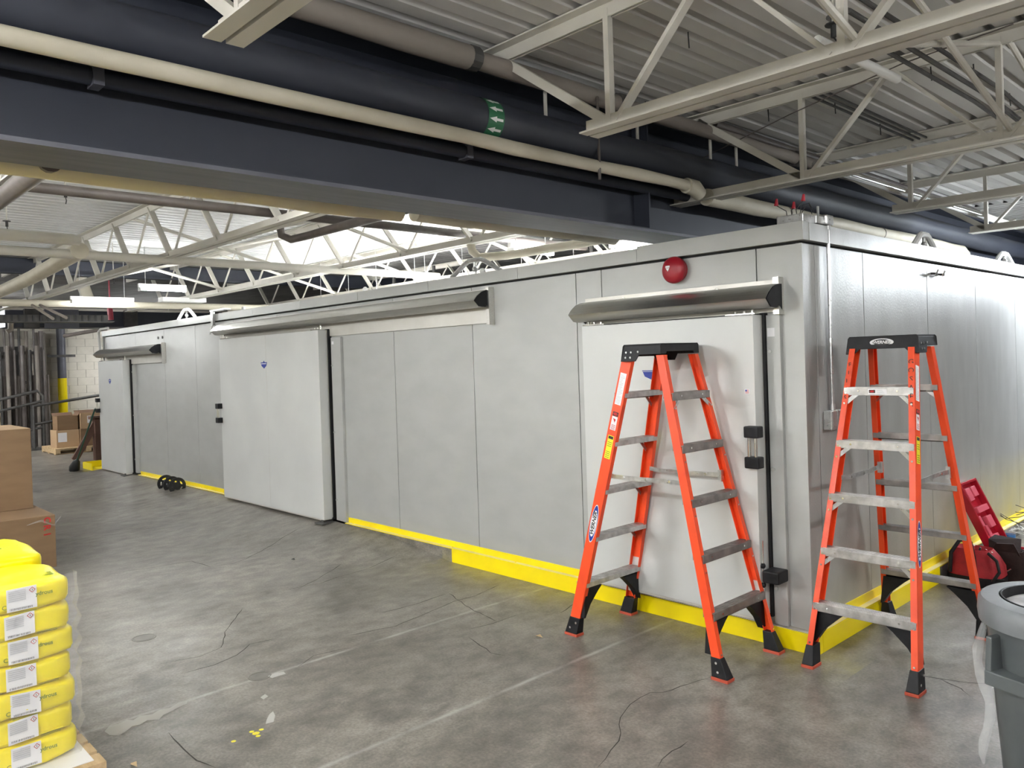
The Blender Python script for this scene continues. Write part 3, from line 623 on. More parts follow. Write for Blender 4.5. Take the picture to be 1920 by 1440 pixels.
for i, y in enumerate((-3.12, -1.29, .64, 2.44, 4.33)):
    t = jr if i == 0 else copy_tree(jr); t.location = (0, y, 0)
    t['label'] = ['cream roof joist whose chord end shows at the top left edge', 'nearest large cream roof joist crossing the top right', 'second cream roof joist whose lower chord reaches the navy beam', 'third cream roof joist, thin and high at the right edge', 'farthest right cream roof joist, low above the side wall'][i]
    if i == 2:
        bd = B()
        for s in (-1, 1): bd.box((XB+.012, s*.008, 2.78), (-.43, s*.070, 2.788)); bd.box((XB+.012, s*.008, 2.788), (-.43, s*.016, 2.85))
        o = bd.build('chord_extension', 'cream', t, local=True)
jl = make_joist(-1, -1.46, -2.05, -13.0, -2.3, '', 9)
for i, y in enumerate((-3.2, -1.36, .56, 2.42, 4.3, 6.2)):
    t = jl if i == 0 else copy_tree(jl); t.location = (0, y, 0)
    t['label'] = ['left bay roof joist nearest the camera, mostly hidden by the beam', 'long cream joist rising across the bright left bay', 'second bright joist ending above the large door hood', 'third joist seen just over the cold store roof', 'dim joist in the dark behind the cold store roof', 'farthest dim joist beyond the cold store roof'][i]
# bridging rods
for i, (x, ya_, yb_) in enumerate(((-2.3, -3.2, -1.36), (-4.54, -1.36, .56), (-6.78, -1.36, .56), (-4.54, .56, 2.42), (-9.0, -1.36, .56), (-2.3, .56, 2.42), (.83, -3.12, -1.29), (.83, -1.29, .64), (.83, .64, 2.44), (.83, 2.44, 4.33), (-6.78, .56, 2.42), (-9.0, .56, 2.42))):
    t = thing('cross_bracing', (x, ya_, 3.0), 'pair of thin cream crossed rods, ' + ('top left behind the beam', 'left bay, right of the cream pipe', 'left bay, above the brightest lamp', 'over the large door hood', 'far left above the far lamps', 'over the roof near the beam', 'top edge right of the beam', 'under the nearest right joist', 'between second and third right joists', 'above the side wall at right', 'above the far lamps, behind', 'farthest left, behind')[i], 'bracing', 'crossed bracing rods between joists')
    for a, b_ in (((x, ya_, 2.84), (x, yb_, 3.32)), ((x+.05, ya_, 3.32), (x+.05, yb_, 2.84))): B().tube([a, b_], .016 if x > 0 else .02, 8).build('rod', 'cream', t)
# inner beams seen in the left bay
for i, (x, y0, y1, z) in enumerate(((-10.9, -5, 9, 3.15),)):
    t = thing('far_beam', (x, y0, z), 'dark beam at the far end of the bright left bay', 'beam')
    B().box((x-.1, y0, z), (x+.1, y1, z+.02)).box((x-.01, y0, z), (x+.01, y1, z+.22)).build('beam_body', 'navy', t)
# hanging rods, sprinklers and wires
def rod(p, L_, label, grp, m='dark', r=.008):
    B().tube([p, (p[0], p[1], p[2]-L_)], r, 6).build('hanger_rod', m, label=label, cat='rod', group=grp)
for k, yy in enumerate((-.95, -.1, .75, 1.1)): rod((-1.04, yy, 3.27), .2, 'short cream rod above the navy pipe, %s from the left' % ORD[k], 'rods hanging the navy pipe', 'cream', .011)
rod((-.93, -.62, 3.24), .49, 'dark rod dangling past the cream pipe near the nearest joist', None, 'iron', .009)
for k, (px, py) in enumerate(((1210, 190), (1290, 60), (1745, 125), (1825, 120), (1893, 175), (1650, 232), (1565, 190), (1440, 205))):
    p = on(px, py, 2, 3.385)
    B().tube([(p.x, p.y, 3.385), (p.x+.004, p.y, 3.30)], .004, 5).build('deck_wire', 'ink', label='short dark wire end under the roof deck, %s' % ('above the nearest joist end', 'top edge left of centre', 'right, above the short white pipe', 'upper right corner, middle', 'far right under the deck', 'just above the third joist', 'between second and third joists', 'behind the nearest joist chord')[k], cat='wire', group='wire ends under the roof deck')
for k, (px, py, z) in enumerate(((1563, 70, 3.0), (13, 425, 3.1), (123, 370, 3.05), (213, 525, 2.9))):
    p = on(px, py, 2, z); t = thing('sprinkler_head', p, ['dark sprinkler head under the roof above the nearest joist', 'small sprinkler at the left edge of the bright roof', 'small sprinkler clamp on the long iron pipe', 'small sprinkler below the far left joist'][k], 'sprinkler')
    B().tube([(p.x, p.y, z), (p.x, p.y, z+.05)], .012, 8).build('body', 'ink', t); B().tube([(p.x, p.y, z+.055), (p.x, p.y, 3.39)], .006, 6).build('drop_pipe', 'cream', t); B().tube([(p.x, p.y, z+.05), (p.x, p.y, z+.055)], .034, 12).build('deflector', 'ink', t)
    B().tube([(p.x, p.y, z), (p.x+.02, p.y, z-.03), (p.x, p.y, z-.05)], .004, 6).build('frame', 'ink', t)
# thin sagging wires
for k, pts in enumerate((((1240, 335), (1480, 215), (1690, 120), (1900, 45)), ((1450, 340), (1640, 312), (1860, 240), (1920, 228)), ((1470, 342), (1700, 300), (1920, 255)))):
    q = [on(a, b_, 2, 3.2 if k == 0 else 2.95) for a, b_ in pts]
    B().tube(q, .0035 if k == 0 else .008, 6).build('roof_wire', 'iron' if k == 0 else 'cream', label=['long thin dark wire strung under the right roof deck', 'upper cream cable along the second joist', 'lower cream cable along the second joist'][k], cat='wire')
# ================================================================== LAMPS
def lamp(x, y, z, L_, ax, gain, label, on_=True, nt=2, lw=.11, wide=0):
    t = thing('strip_light', (x, y, z), label, 'light', 'fluorescent strip lights')
    e = Vector((1, 0, 0)) if ax == 'x' else Vector((0, 1, 0)); n = Vector((0, 1, 0)) if ax == 'x' else Vector((1, 0, 0)); c = Vector((x, y, z))
    a = c-e*L_/2-n*lw/2; b_ = c+e*L_/2+n*lw/2
    hw = n*lw*(.9 if wide else .2); a = c-e*L_/2-hw; b_ = c+e*L_/2+hw
    B().box((min(a.x, b_.x), min(a.y, b_.y), z), (max(a.x, b_.x), max(a.y, b_.y), z+.05)).build('housing', 'lampwhite', t, bevel=.004)
    for s in ((-1, 1) if nt == 2 else (0,)):
        o = B().tube([c-e*(L_/2-.03)+n*s*lw*.42-Vector((0, 0, .015)), c+e*(L_/2-.03)+n*s*lw*.42-Vector((0, 0, .015))], .016, 8).build('tube', 'tubeon', t)
        if wide: M.setdefault('coolA', mat('cool_lit_tube', (.86, .93, 1), .4, emit=TUBE*gain)); o.data.materials[0] = M['coolA']
        elif gain != 1:
            k = 'tube%.2f' % gain
            if k not in M: M[k] = mat(k.replace('.', '_'), (.97, .99, 1), .4, emit=TUBE*gain)
            o.data.materials[0] = M[k]
    for s in (-1, 1): B().tube([c+e*s*L_*.35+Vector((0, 0, .045)), tuple(c+e*s*L_*.35)[:2]+(3.39,)], .004, 5).build('hanger_wire', 'galv', t)
    for s in (-1, 1): B().box(tuple(c+e*s*(L_/2-.02)-n*.05*1-Vector((0, 0, .045))-e*.006), tuple(c+e*s*(L_/2-.02)+n*.05+e*.006)).build('lamp_holder', 'lampwhite', t)
    return t
for i, (x, y, z, L_, ax, g_, w_) in enumerate(LAMPS): lamp(x, y, z, L_, ax, g_, 'white fluorescent strip light outside the picture, '+LAMP_WHERE[i], wide=w_)
lamp(-8.75, -.35, 2.80, .62, 'y', .3, 'brightest lit strip light hanging in the left bay')
lamp(-3.55, 1.4, 2.80, .6, 'y', .45, 'lit strip light seen just over the roof left of the beam')
lamp(-3.0, 2.3, 2.84, .6, 'y', .45, 'second lit strip light over the roof near the beam')
for k, (x, y, w_) in enumerate(((-4.3, 2.4, 'nearest the navy beam'), (-6.6, 2.7, 'in the middle'), (-9.0, 2.4, 'toward the far end'), (-6.2, 1.6, 'closest to its front edge'))):  # unseen lamps added to light the left bay deck from below
    lamp(x, y, 2.58, 1.2, 'x', .5, 'added fill light hidden low over the cold store roof, %s' % w_)
lamp(-10.1, -.70, 2.73, .84, 'y', .2, 'long white strip light over the far main pipe')
for k, yy in enumerate((.75,)): B().box((-10.2, .1, 2.735), (-10.0, .75, 2.80)).build('lamp_housing', 'lampwhite', label='unlit white lamp housing beside the far strip light', cat='light')
# the hidden lamps added low over the cold store throw light up on the deck
# ================================================================== LADDERS
H, U0, U1 = 1.70, .292, .172            # rail height, half width at floor and at top
VF, VT = .52, .115
def make_ladder(label):
    t = thing('step_ladder', (0, 0, 0), label, 'ladder', 'orange step ladders')
    def P(s, f, z, du=0., dv=0.):          # s: left/right, f: -1 front / 1 rear
        k = z/H; return Vector((s*(U0+(U1-U0)*k+du), f*(VF+(VT-VF)*k)+dv, z))
    for f in (-1, 1):
        w = .075 if f < 0 else .052
        for s in (-1, 1):
            fl = .032; th = .0045
            prof = [(0, -w/2), (0, w/2), (-fl, w/2), (-fl, w/2-th), (-th, w/2-th), (-th, -w/2+th), (-fl, -w/2+th), (-fl, -w/2)]
            rl = B().prism(prof, lambda a, b: P(s, f, .055)+Vector((s*a, b, 0)), lambda a, b: P(s, f, 1.70)+Vector((s*a, b, 0))).build('rail', 'orange', t, local=True, bevel=.0012)
            # rivets on the outer flange
            bb = B()
            for z in (.305, .325, .595, .615, .885, .905, 1.17, 1.19, 1.455, 1.475, .13, .535, .825, 1.11, 1.4):
                p = P(s, f, z)+Vector((-s*.016, f*w/2, 0)); bb.tube([p-Vector((0, f*.001, 0)), p+Vector((0, f*.004, 0))], .006, 6)
            bb.build('rivet', 'chrome', rl, local=True)
            # boot
            p0 = P(s, f, .0); p1 = P(s, f, .115)
            bt = B(); lo = [(.006, -.047), (.006, .047), (-.056, .047), (-.056, -.047)]; hi = [(.003, -w/2-.004), (.003, w/2+.004), (-.038, w/2+.004), (-.038, -w/2-.004)]
            vs_ = [Vector((p0.x+s*a, p0.y+b, .016)) for a, b in lo]+[Vector((p1.x+s*a, p1.y+b, .115)) for a, b in hi]
            bt.add(vs_, [(0, 1, 2, 3), (4, 5, 6, 7), (0, 1, 5, 4), (1, 2, 6, 5), (2, 3, 7, 6), (3, 0, 4, 7)])
            b_ = bt.build('foot_boot', 'black', t, local=True, bevel=.004)
            B().box((p0.x-s*.059, p0.y-.05, 0), (p0.x+s*.008, p0.y+.05, .016)).build('rubber_pad', 'redrub', b_, local=True, bevel=.002)
            bb = B()
            for z, dv in ((.05, -.018), (.085, .02)) if f < 0 else ((.045, .0), (.09, .0)):
                p = P(s, f, z)+Vector((s*.004, dv, 0)); bb.tube([p, p+Vector((s*.004, 0, 0))], .007, 8)
            bb.build('boot_rivet', 'chrome', b_, local=True)
        # steps
        for i in range(5):
            zt = .335+i*.2875; k = (zt-.02)/H; u = U0+(U1-U0)*k-.005; v = f*(VF+(VT-VF)*k); d = (.082 if f < 0 else .066)/2
            vin = v-f*d; vout = v+f*d
            st = B()
            st.box((-u, vin, zt-.004), (u, vout, zt)).box((-u, vout-f*.0035, zt-.042), (u, vout, zt-.004)).box((-u, vin, zt-.03), (u, vin+f*.0035, zt-.004))
            st.box((-u, vout-f*.014, zt-.042), (u, vout, zt-.039))
            for r_ in range(5): yy = vin+f*d*2*(r_+.7)/5.4; st.box((-u+.01, yy-.003, zt), (u-.01, yy+.003, zt+.002))
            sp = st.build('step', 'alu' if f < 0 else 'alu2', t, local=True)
            bb = B()
            for s in (-1, 1): bb.tube([(s*(u-.08), vout, zt-.018), (s*(u-.08), vout+f*.004, zt-.018)], .006, 6)
            bb.build('step_rivet', 'chrome', sp, local=True)
            for s in (-1, 1):
                if i == 0:
                    # curved black knee brace
                    pr = [(u-.01, zt-.044), (u-.16, zt-.044), (u-.12, zt-.075), (u-.05, zt-.14), (u+.0, zt-.215), (u+.012, zt-.215)]
                    B().prism(pr, lambda a, b: (s*a, v-f*.022, b), lambda a, b: (s*a, v+f*.022, b)).build('knee_brace', 'black', t, local=True)
                elif f < 0 or i == 4:
                    B().bar((s*(u-.075), vout-f*.006, zt-.03), (s*(u-.004+.005), vout-f*.008+f*.015, zt-.095), .022, .003, (0, 0, 1)).build('step_strut', 'galv', t, local=True)
    # top cap
    cp = B()
    pr = [(-.197, 1.667), (-.188, 1.755), (-.18, 1.765), (.18, 1.765), (.188, 1.755), (.197, 1.667), (.15, 1.667), (.12, 1.695), (-.12, 1.695), (-.15, 1.667)]
    cp.prism(pr, lambda a, b: (a, -.135-(1.765-b)*.12, b), lambda a, b: (a, -.128-(1.765-b)*.12, b))
    pr2 = [(-.192, 1.705), (-.188, 1.755), (-.18, 1.765), (.18, 1.765), (.188, 1.755), (.192, 1.705), (.14, 1.705), (.13, 1.72), (-.13, 1.72), (-.14, 1.705)]
    cp.prism(pr2, lambda a, b: (a, .128, b), lambda a, b: (a, .135, b))
    cp.box((-.18, -.135, 1.755), (.18, .135, 1.766))
    for s in (-1, 1):
        sd = [(-.147, 1.667), (-.135, 1.757), (.133, 1.757), (.135, 1.705), (-.015, 1.705), (-.04, 1.667)]
        cp.prism(sd, lambda a, b: (s*(.182+(1.765-b)*.15), a, b), lambda a, b: (s*(.176+(1.765-b)*.15), a, b))
    c = cp.build('top_cap', 'black', t, local=True, bevel=.003)
    bb = B()
    for s in (-1, 1):
        for a, b in ((-.11, 1.69), (-.075, 1.69), (-.108, 1.72), (-.073, 1.72), (-.022, 1.722)): 
            p = Vector((s*(.183+(1.765-b)*.15), a, b)); bb.tube([p, p+Vector((s*.004, 0, 0))], .006, 8)
    bb.build('cap_rivet', 'galv', c, local=True)
    # oval maker plate on the cap front
    def oval(cx, cz, a, b, yy, nm, m, par, ax=(1, 0, 0), up_=(0, 0, 1), nn=(0, -1, 0), n=24, t0=0):
        ax, up_, nn = Vector(ax), Vector(up_), Vector(nn); o0 = Vector((cx, yy, cz)) if not isinstance(cx, Vector) else cx
        return B().add([o0+ax*a*math.cos(2*PI*i/n)+up_*b*math.sin(2*PI*i/n)+nn*t0 for i in range(n)], [tuple(range(n))]).build(nm, m, par, local=True)
    oval(0, 1.73, .064, .021, -.1405, 'maker_oval', 'paper', c, n=24); oval(0, 1.73, .048, .0165, -.1412, 'maker_oval', 'ink', c)
    text('WERNER', .0235, (0, -.1416, 1.73), (1, 0, 0), (0, 0, 1), 'paper', c, local=True, shear=.25, bold=.0006)
    # stickers on the outer web of the front rails
    for s in (-1, 1):
        ez = (P(s, -1, 1.5)-P(s, -1, .5)).normalized(); ey = Vector((0, -s, 0)); nrm = Vector((s, 0, 0)); nrm = (nrm-ez*nrm.dot(ez)).normalized(); exx = Vector((0, s, 0)); exx = (exx-ez*exx.dot(ez)).normalized()
        def patch(z0, z1, w, m, h=.0012, dv=0., nm='sticker'):
            c0 = P(s, -1, z0)+nrm*h; c1 = P(s, -1, z1)+nrm*h
            return B().add([c0+exx*(dv-w/2), c0+exx*(dv+w/2), c1+exx*(dv+w/2), c1+exx*(dv-w/2)], [(0, 1, 2, 3)]).build(nm, m, t, local=True)
        pa = patch(1.415, 1.60, .046, 'paper')
        bb = B(); rr = random.Random(5)
        for i in range(22):
            z = 1.422+i*.0078; c0 = P(s, -1, z)+nrm*.0018; a = .02; 
            q = rr.uniform(.5, 1) ; bb.add([c0-exx*a, c0-exx*a+exx*2*a*q, c0-exx*a+exx*2*a*q+ez*.003, c0-exx*a+ez*.003], [(0, 1, 2, 3)])
        bb.build('small_print', 'greyprint', pa, local=True)
        patch(1.265, 1.345, .042, 'paper'); patch(1.347, 1.372, .042, 'ink'); oval(P(s, -1, 1.36)+nrm*.002, 0, .016, .009, 0, 'danger_oval', 'redink', t, ax=exx, up_=ez)
        bb = B()
        for i in range(5): z = 1.27+i*.006; c0 = P(s, -1, z)+nrm*.0018; bb.add([c0-exx*.015, c0+exx*.015, c0+exx*.015+ez*.0025, c0-exx*.015+ez*.0025], [(0, 1, 2, 3)])
        c0 = P(s, -1, 1.322)+nrm*.0018
        bb.add([c0-exx*.012+ez*.012, c0+exx*.01+ez*.008, c0+exx*.004-ez*.014, c0-exx*.002-ez*.002], [(0, 1, 2, 3)]); bb.build('small_print', 'redink', t, local=True)
        patch(1.095, 1.232, .044, 'yelsign'); patch(1.212, 1.228, .036, 'ink', .0018)
        bb = B()
        for i in range(9):
            if 3 < i < 6: continue
            z = 1.102+i*.011; c0 = P(s, -1, z)+nrm*.0018; bb.add([c0-exx*.016, c0+exx*.016, c0+exx*.016+ez*.0035, c0-exx*.016+ez*.0035], [(0, 1, 2, 3)])
        bb.build('small_print', 'green', t, local=True)
        cc = P(s, -1, .70)
        oval(cc+nrm*.0012, 0, .027, .118, 0, 'maker_oval', 'paper', t, ax=exx, up_=ez, n=32); oval(cc+nrm*.0016, 0, .024, .112, 0, 'maker_oval', 'blue', t, ax=exx, up_=ez, n=32); oval(cc+nrm*.002, 0, .0215, .082, 0, 'maker_oval', 'paper', t, ax=exx, up_=ez, n=32)
        text('WERNER', .036, cc+nrm*.0024, ez, nrm.cross(ez), 'ink', t, local=True, shear=.3, bold=.0008)
        # spreader between front and rear rails
        a = P(s, -1, .99, -.03, .03); b = P(s, 1, .99, -.03, -.03); m_ = (a+b)/2+Vector((0, 0, -.004)); j = a.lerp(b, .18)+Vector((-s*.012, 0, -.006)); k = b.lerp(a, .18)+Vector((-s*.012, 0, 0))
        sb = B(); sb.bar(a, j, .026, .003); sb.bar(j, m_+Vector((-s*.012, 0, 0)), .026, .003); sb.bar(m_+Vector((-s*.016, 0, 0)), k, .026, .003); sb.bar(k, b, .026, .003)
        sp = sb.build('spreader_bar', 'galv', t, local=True)
        B().tube([m_+Vector((-s*.022, 0, 0)), m_+Vector((-s*.008, 0, 0))], .008, 8).tube([j+Vector((-s*.006, 0, 0)), j+Vector((s*.006, 0, 0))], .008, 8).tube([k+Vector((-s*.006, 0, 0)), k+Vector((s*.006, 0, 0))], .008, 8).build('spreader_rivet', 'chrome', sp, local=True)
        e = P(s, 1, .985, -.034, -.03); B().box((e.x-.012, e.y-.008, e.z-.03), (e.x+.012, e.y+.014, e.z+.035)).build('spreader_bracket', 'galv', t, local=True)
    # sticker on the top front step
    zt = .335+4*.2875; v = -(VF+(VT-VF)*(zt-.02)/H)-.0415
    B().box((-.05, v-.0008, zt-.034), (.05, v, zt-.006)).build('sticker', 'paper', t, local=True); B().box((-.045, v-.0014, zt-.028), (-.012, v, zt-.011)).build('sticker', 'ink', t, local=True)
    bb = B(); n = 20; bb.add([(-.0285+.012*math.cos(2*PI*i/n), v-.0018, zt-.0195+.006*math.sin(2*PI*i/n)) for i in range(n)], [tuple(range(n))]); bb.build('danger_oval', 'redink', t, local=True)
    bb = B()
    for i in range(3): bb.box((-.004, v-.0014, zt-.028+i*.007), (.036-i*.005, v, zt-.0255+i*.007))
    bb.build('small_print', 'greyprint', t, local=True)
    return t, P
lad2, LP_ = make_ladder('orange step ladder at the cold store corner with hand lettered rails')
lad1 = copy_tree(lad2); lad1['label'] = 'orange step ladder standing side on before the near grey sliding door'
lad2.location = (.352, .323, 0); lad1.location = (-.68, -.41, 0); lad1.rotation_euler.z = -PI/2
# rz=-90: local -y (front) points to -x; local +x points to -y
for ch, k in zip('GOSAES', range(6)):
    z = 1.62-k*.045; p = LP_(1, -1, z)+Vector((-.016, -.0385, 0)); text(ch, .04, p, (1, 0, 0), (0, 0, 1), 'ink', lad2, name='hand_lettering', local=True)
for ch, k in zip('FILAS', range(5)):
    z = 1.61-k*.045; p = LP_(-1, -1, z)+Vector((.016, -.0385, 0)); text(ch, .034, p, (1, 0, 0), (0, 0, 1), 'ink', lad2, name='hand_lettering', local=True)
# ================================================================== YELLOW SACKS ON A PALLET
XF, YE = -1.50, -3.355
t = thing('sack_pallet', (-1.9, -3.8, 0), 'light wooden pallet with a white board under the yellow sacks', 'pallet')
for k, x in enumerate([-1.35-.125*i for i in range(9)]):
    B().box((x-.1, -4.5, .118), (x, -3.30, .138)).build('deck_board', 'wood', t)
for y in (-3.30, -3.9, -4.46): B().box((-2.45, y-.04, .02), (-1.35, y, .118)).build('stringer', 'wood', t)
for x in (-1.45, -1.95, -2.40): B().box((x-.05, -4.5, 0), (x+.05, -3.30, .02)).build('bottom_board', 'wood', t)
B().box((-2.4, -4.44, .139), (-1.39, -3.335, .142)).build('white_board', 'paper', t)
def sack(x0, x1, y0, y1, z0, z1, seed, label):
    rr = random.Random(seed); bd = B(); nx, ny, nz = 10, 14, 7
    cx, cy, cz = (x0+x1)/2, (y0+y1)/2, (z0+z1)/2; hx, hy, hz_ = (x1-x0)/2, (y1-y0)/2, (z1-z0)/2
    bm = bmesh.new(); bmesh.ops.create_cube(bm, size=2.)
    bmesh.ops.subdivide_edges(bm, edges=bm.edges[:], cuts=9, use_grid_fill=True)
    ph = [rr.uniform(0, 6) for _ in range(6)]
    for v in bm.verts:
        a, b, c = v.co; e = 8
        q = (abs(a)**e+abs(c)**e)**(1/e); q = max(q, 1e-6); m_ = max(abs(a), abs(c)); k = m_/q
        a2, c2 = a*k, c*k
        q = (abs(b)**11+abs(m_)**11)**(1/11); kk = max(abs(b), m_)/max(q, 1e-6)
        a2 *= kk; b2 = b*kk; c2 *= kk
        taper = 1-.05*max(0, abs(b)-.6)/.4*(1 if abs(c) > .3 else .3); c2 *= taper
        w = .006*math.sin(9*b+ph[0]+3*c)*abs(a)**4+.003*math.sin(17*b+ph[1]-5*c)
        v.co = Vector((cx+a2*(hx+w), cy+b2*hy, cz+c2*hz_+.004*math.sin(5*a+ph[2]+7*b)*(abs(c) > .6)))
    me = bpy.data.meshes.new('yellow_sack'); bm.to_mesh(me); bm.free(); me.materials.append(M['bag'])
    for p in me.polygons: p.use_smooth = True
    o = bpy.data.objects.new('yellow_sack', me); C.objects.link(o); tag(o, label, 'sack', 'yellow sacks on the pallet'); return o
ords = ['bottom', 'second from bottom', 'third from bottom', 'middle', 'third from top', 'second from top', 'top']
for i in range(7):
    rr = random.Random(i); z0 = .143+i*.1035; z1 = z0+.108; off = rr.uniform(-.008, .004); sh = -.012 if i % 2 else 0
    sk = sack(-1.93, XF+off, YE-.62, YE+sh-(.012 if i == 6 else 0), z0, z1, i, 'yellow sack with white label in the stack at lower left, %s' % ords[i])
    sk2 = sack(-2.45, -1.935, YE-.62, YE+.01-rr.uniform(0, .02), z0, z1+(.035 if i == 6 else 0), i+20, 'yellow sack in the rear column of the lower left stack, %s' % ords[i])
    xf = XF+off+.0015; bx_ = xf+.007
    ly = -3.553+(.008 if i in (4, 2, 6) else -.002 if i % 2 else .004)
    tl = rr.uniform(-.004, .006); lz0, lz1 = z0+.014, z1-.006
    lb = B().add([(bx_, ly-.052, lz0-tl), (bx_, ly+.052, lz0+tl), (bx_-.0025, ly+.052, lz1+tl), (bx_-.0025, ly-.052, lz1-tl)], [(0, 1, 2, 3)]).build('white_label', 'paper', sk)
    bb = B()
    for k in range(6): bb.add([(bx_+.0004, ly-.046, lz1-.012-k*.0075-tl), (bx_+.0004, ly+.014, lz1-.012-k*.0075), (bx_+.0004, ly+.014, lz1-.0065-k*.0075), (bx_+.0004, ly-.046, lz1-.0065-k*.0075-tl)], [(0, 1, 2, 3)])
    bb.build('small_print', 'greyprint', lb)
    bb = B()
    for k in range(22):
        yy = ly-.042+k*.0036+rr.uniform(0, .001); bb.add([(bx_+.0006, yy, lz0+.004), (bx_+.0006, yy+rr.uniform(.0008, .0022), lz0+.004), (bx_+.0006, yy+.0015, lz0+.012), (bx_+.0006, yy, lz0+.012)], [(0, 1, 2, 3)])
    bb.build('barcode', 'ink', lb)
    dm = Vector((bx_+.0008, ly+.036, lz1-.016+tl)); s1, s2 = .0115, .0085
    for s_, m_ in ((s1, 'redink'), (s2, 'paper')):
        dm.x += .0004; B().add([dm+Vector((0, -s_, 0)), dm+Vector((0, 0, -s_)), dm+Vector((0, s_, 0)), dm+Vector((0, 0, s_))], [(0, 1, 2, 3)]).build('hazard_diamond', m_, lb)
    B().add([dm+Vector((.0004, -.001, -.004)), dm+Vector((.0004, .001, -.004)), dm+Vector((.0004, .001, .004)), dm+Vector((.0004, -.001, .004))], [(0, 1, 2, 3)]).build('hazard_mark', 'ink', lb)
    if i % 2 == 0:
        text('C', .024, (bx_+.0005, ly-.061, lz0+.02), (0, 1, 0), (0, 0, 1), 'green', sk); text('ydrous' if i != 4 else 'drous', .022, (bx_+.0008, ly+.078, (lz0+lz1)/2+.008), (0, 1, 0), (0, 0, 1), 'green', sk, bold=.0003)
    else:
        bb = B()
        for k in range(2): bb.add([(bx_-.0015, ly-.035, lz1+.003+k*.004), (bx_-.0015, ly+.06, lz1+.003+k*.004), (bx_-.0015, ly+.06, lz1+.0042+k*.004), (bx_-.0015, ly-.035, lz1+.0042+k*.004)], [(0, 1, 2, 3)])
        for k in range(2): bb.add([(bx_+.0003, ly+.058, lz0+.002-k*.006), (bx_+.0003, ly+.13, lz0+.004-k*.006), (bx_+.0003, ly+.13, lz0+.0055-k*.006), (bx_+.0003, ly+.058, lz0+.0035-k*.006)], [(0, 1, 2, 3)])
        bb.build('small_print', 'green', sk)
        B().box((xf-.004, YE-.6, z0+.02), (xf+.003, YE-.06, z0+.0225)).build('seam_flap', 'bag', sk)
ztop = .143+6*.1035+.1025
text('Jungbunzlauer', .05, (-2.16, -3.56, ztop+.0395), (0, -1, 0), (1, 0, 0), 'green', sk2, thick=.0008)
bb = B()
for k in range(4): bb.box((-1.60-k*.018, -3.63+k*.01, ztop+.0005), (-1.605-k*.018, -3.52, ztop+.002)); bb.box((-1.62-k*.018, -3.47, ztop+.0005), (-1.625-k*.018, -3.40, ztop+.002))
bb.build('small_print', 'green', sk)
# stretch film over the stack
bd = B(); rr = random.Random(8); ny, nz = 10, 16; vs_ = []
for j in range(nz+1):
    z = .15+j*(.74/nz); bul = .012*math.sin((z-.143)/.1035*2*PI-1.6)
    for i in range(ny+1):
        t_ = i/ny
        if t_ < .8: vs_.append((XF+.016+rr.uniform(-.003, .003), -4.0+(YE+.006+4.0)*t_/.8, z))
        else: vs_.append((XF+.010-.06*(t_-.8)/.2, YE+.01+bul+rr.uniform(-.003, .003), z))
bd.add(vs_, [(j*(ny+1)+i, j*(ny+1)+i+1, (j+1)*(ny+1)+i+1, (j+1)*(ny+1)+i) for j in range(nz) for i in range(ny)])
bd.build('stretch_film', 'film', smooth=True, label='clear stretch film wrapped around the yellow sack stack', cat='wrap')
# ================================================================== CARDBOARD BOXES
def carton(x0, x1, y0, y1, z0, z1, label, grp=None, m='card', open_=False, tape=True, loc=None):
    t = thing('cardboard_box', ((x0+x1)/2, (y0+y1)/2, z0), label, 'box', grp)
    if open_:
        th = .006; bd = B()
        bd.box((x0, y0, z0), (x1, y1, z0+th)).box((x0, y0, z0), (x0+th, y1, z1)).box((x1-th, y0, z0), (x1, y1, z1)).box((x0, y0, z0), (x1, y0+th, z1)).box((x0, y1-th, z0), (x1, y1, z1)); bd.build('box_body', m, t)
        B().add([(x0, y0, z1), (x0, y1, z1), (x0-.08, y1, z1+.06), (x0-.08, y0, z1+.06)], [(0, 1, 2, 3)]).build('flap', 'carddark', t)
        B().add([(x0, y1, z1), (x1, y1, z1), (x1-.02, y1+.06, z1+.07), (x0+.02, y1+.06, z1+.07)], [(0, 1, 2, 3)]).build('flap', 'carddark', t)
    else:
        B().box((x0, y0, z0), (x1, y1, z1-.004)).build('box_body', m, t, bevel=.003)
        ym = (y0+y1)/2
        B().box((x0+.002, y0+.002, z1-.004), (x1-.002, ym-.0015, z1)).build('flap', m, t); B().box((x0+.002, ym+.0015, z1-.004), (x1-.002, y1-.002, z1)).build('flap', m, t)
    return t
b1 = carton(-7.2, -5.80, -3.25, -2.41, 0, .462, 'large brown cardboard box on the floor behind the yellow sacks')
b2 = carton(-7.2, -6.36, -3.25, -2.455, .464, 1.205, 'tall brown cardboard box standing on the lower box at the left edge')
B().box((-7.2, -3.25, 1.205), (-6.36, -2.455, 1.207)).build('lit_top', 'cardlight', b2)  # box top in a paler tone, its light put into the colour
for k, ch in enumerate('CRI'):
    p = on((88, 88, 88)[k], (975, 989, 1002)[k], 0, -5.798); text(ch, .075, (-5.7985, p.y, p.z), (0, .08, -1), (0, 1, .08), 'redink', b1, bold=.002)
bd = B(); p = on(80, 985, 0, -5.79); bd.tube([(-5.79, p.y-.12, p.z+.02), (-5.75, p.y-.02, p.z+.05), (-5.76, p.y+.08, p.z-.01), (-5.77, p.y+.14, p.z+.06)], [.004, .01, .008, .003], 6); bd.build('torn_tape', 'film', b1)
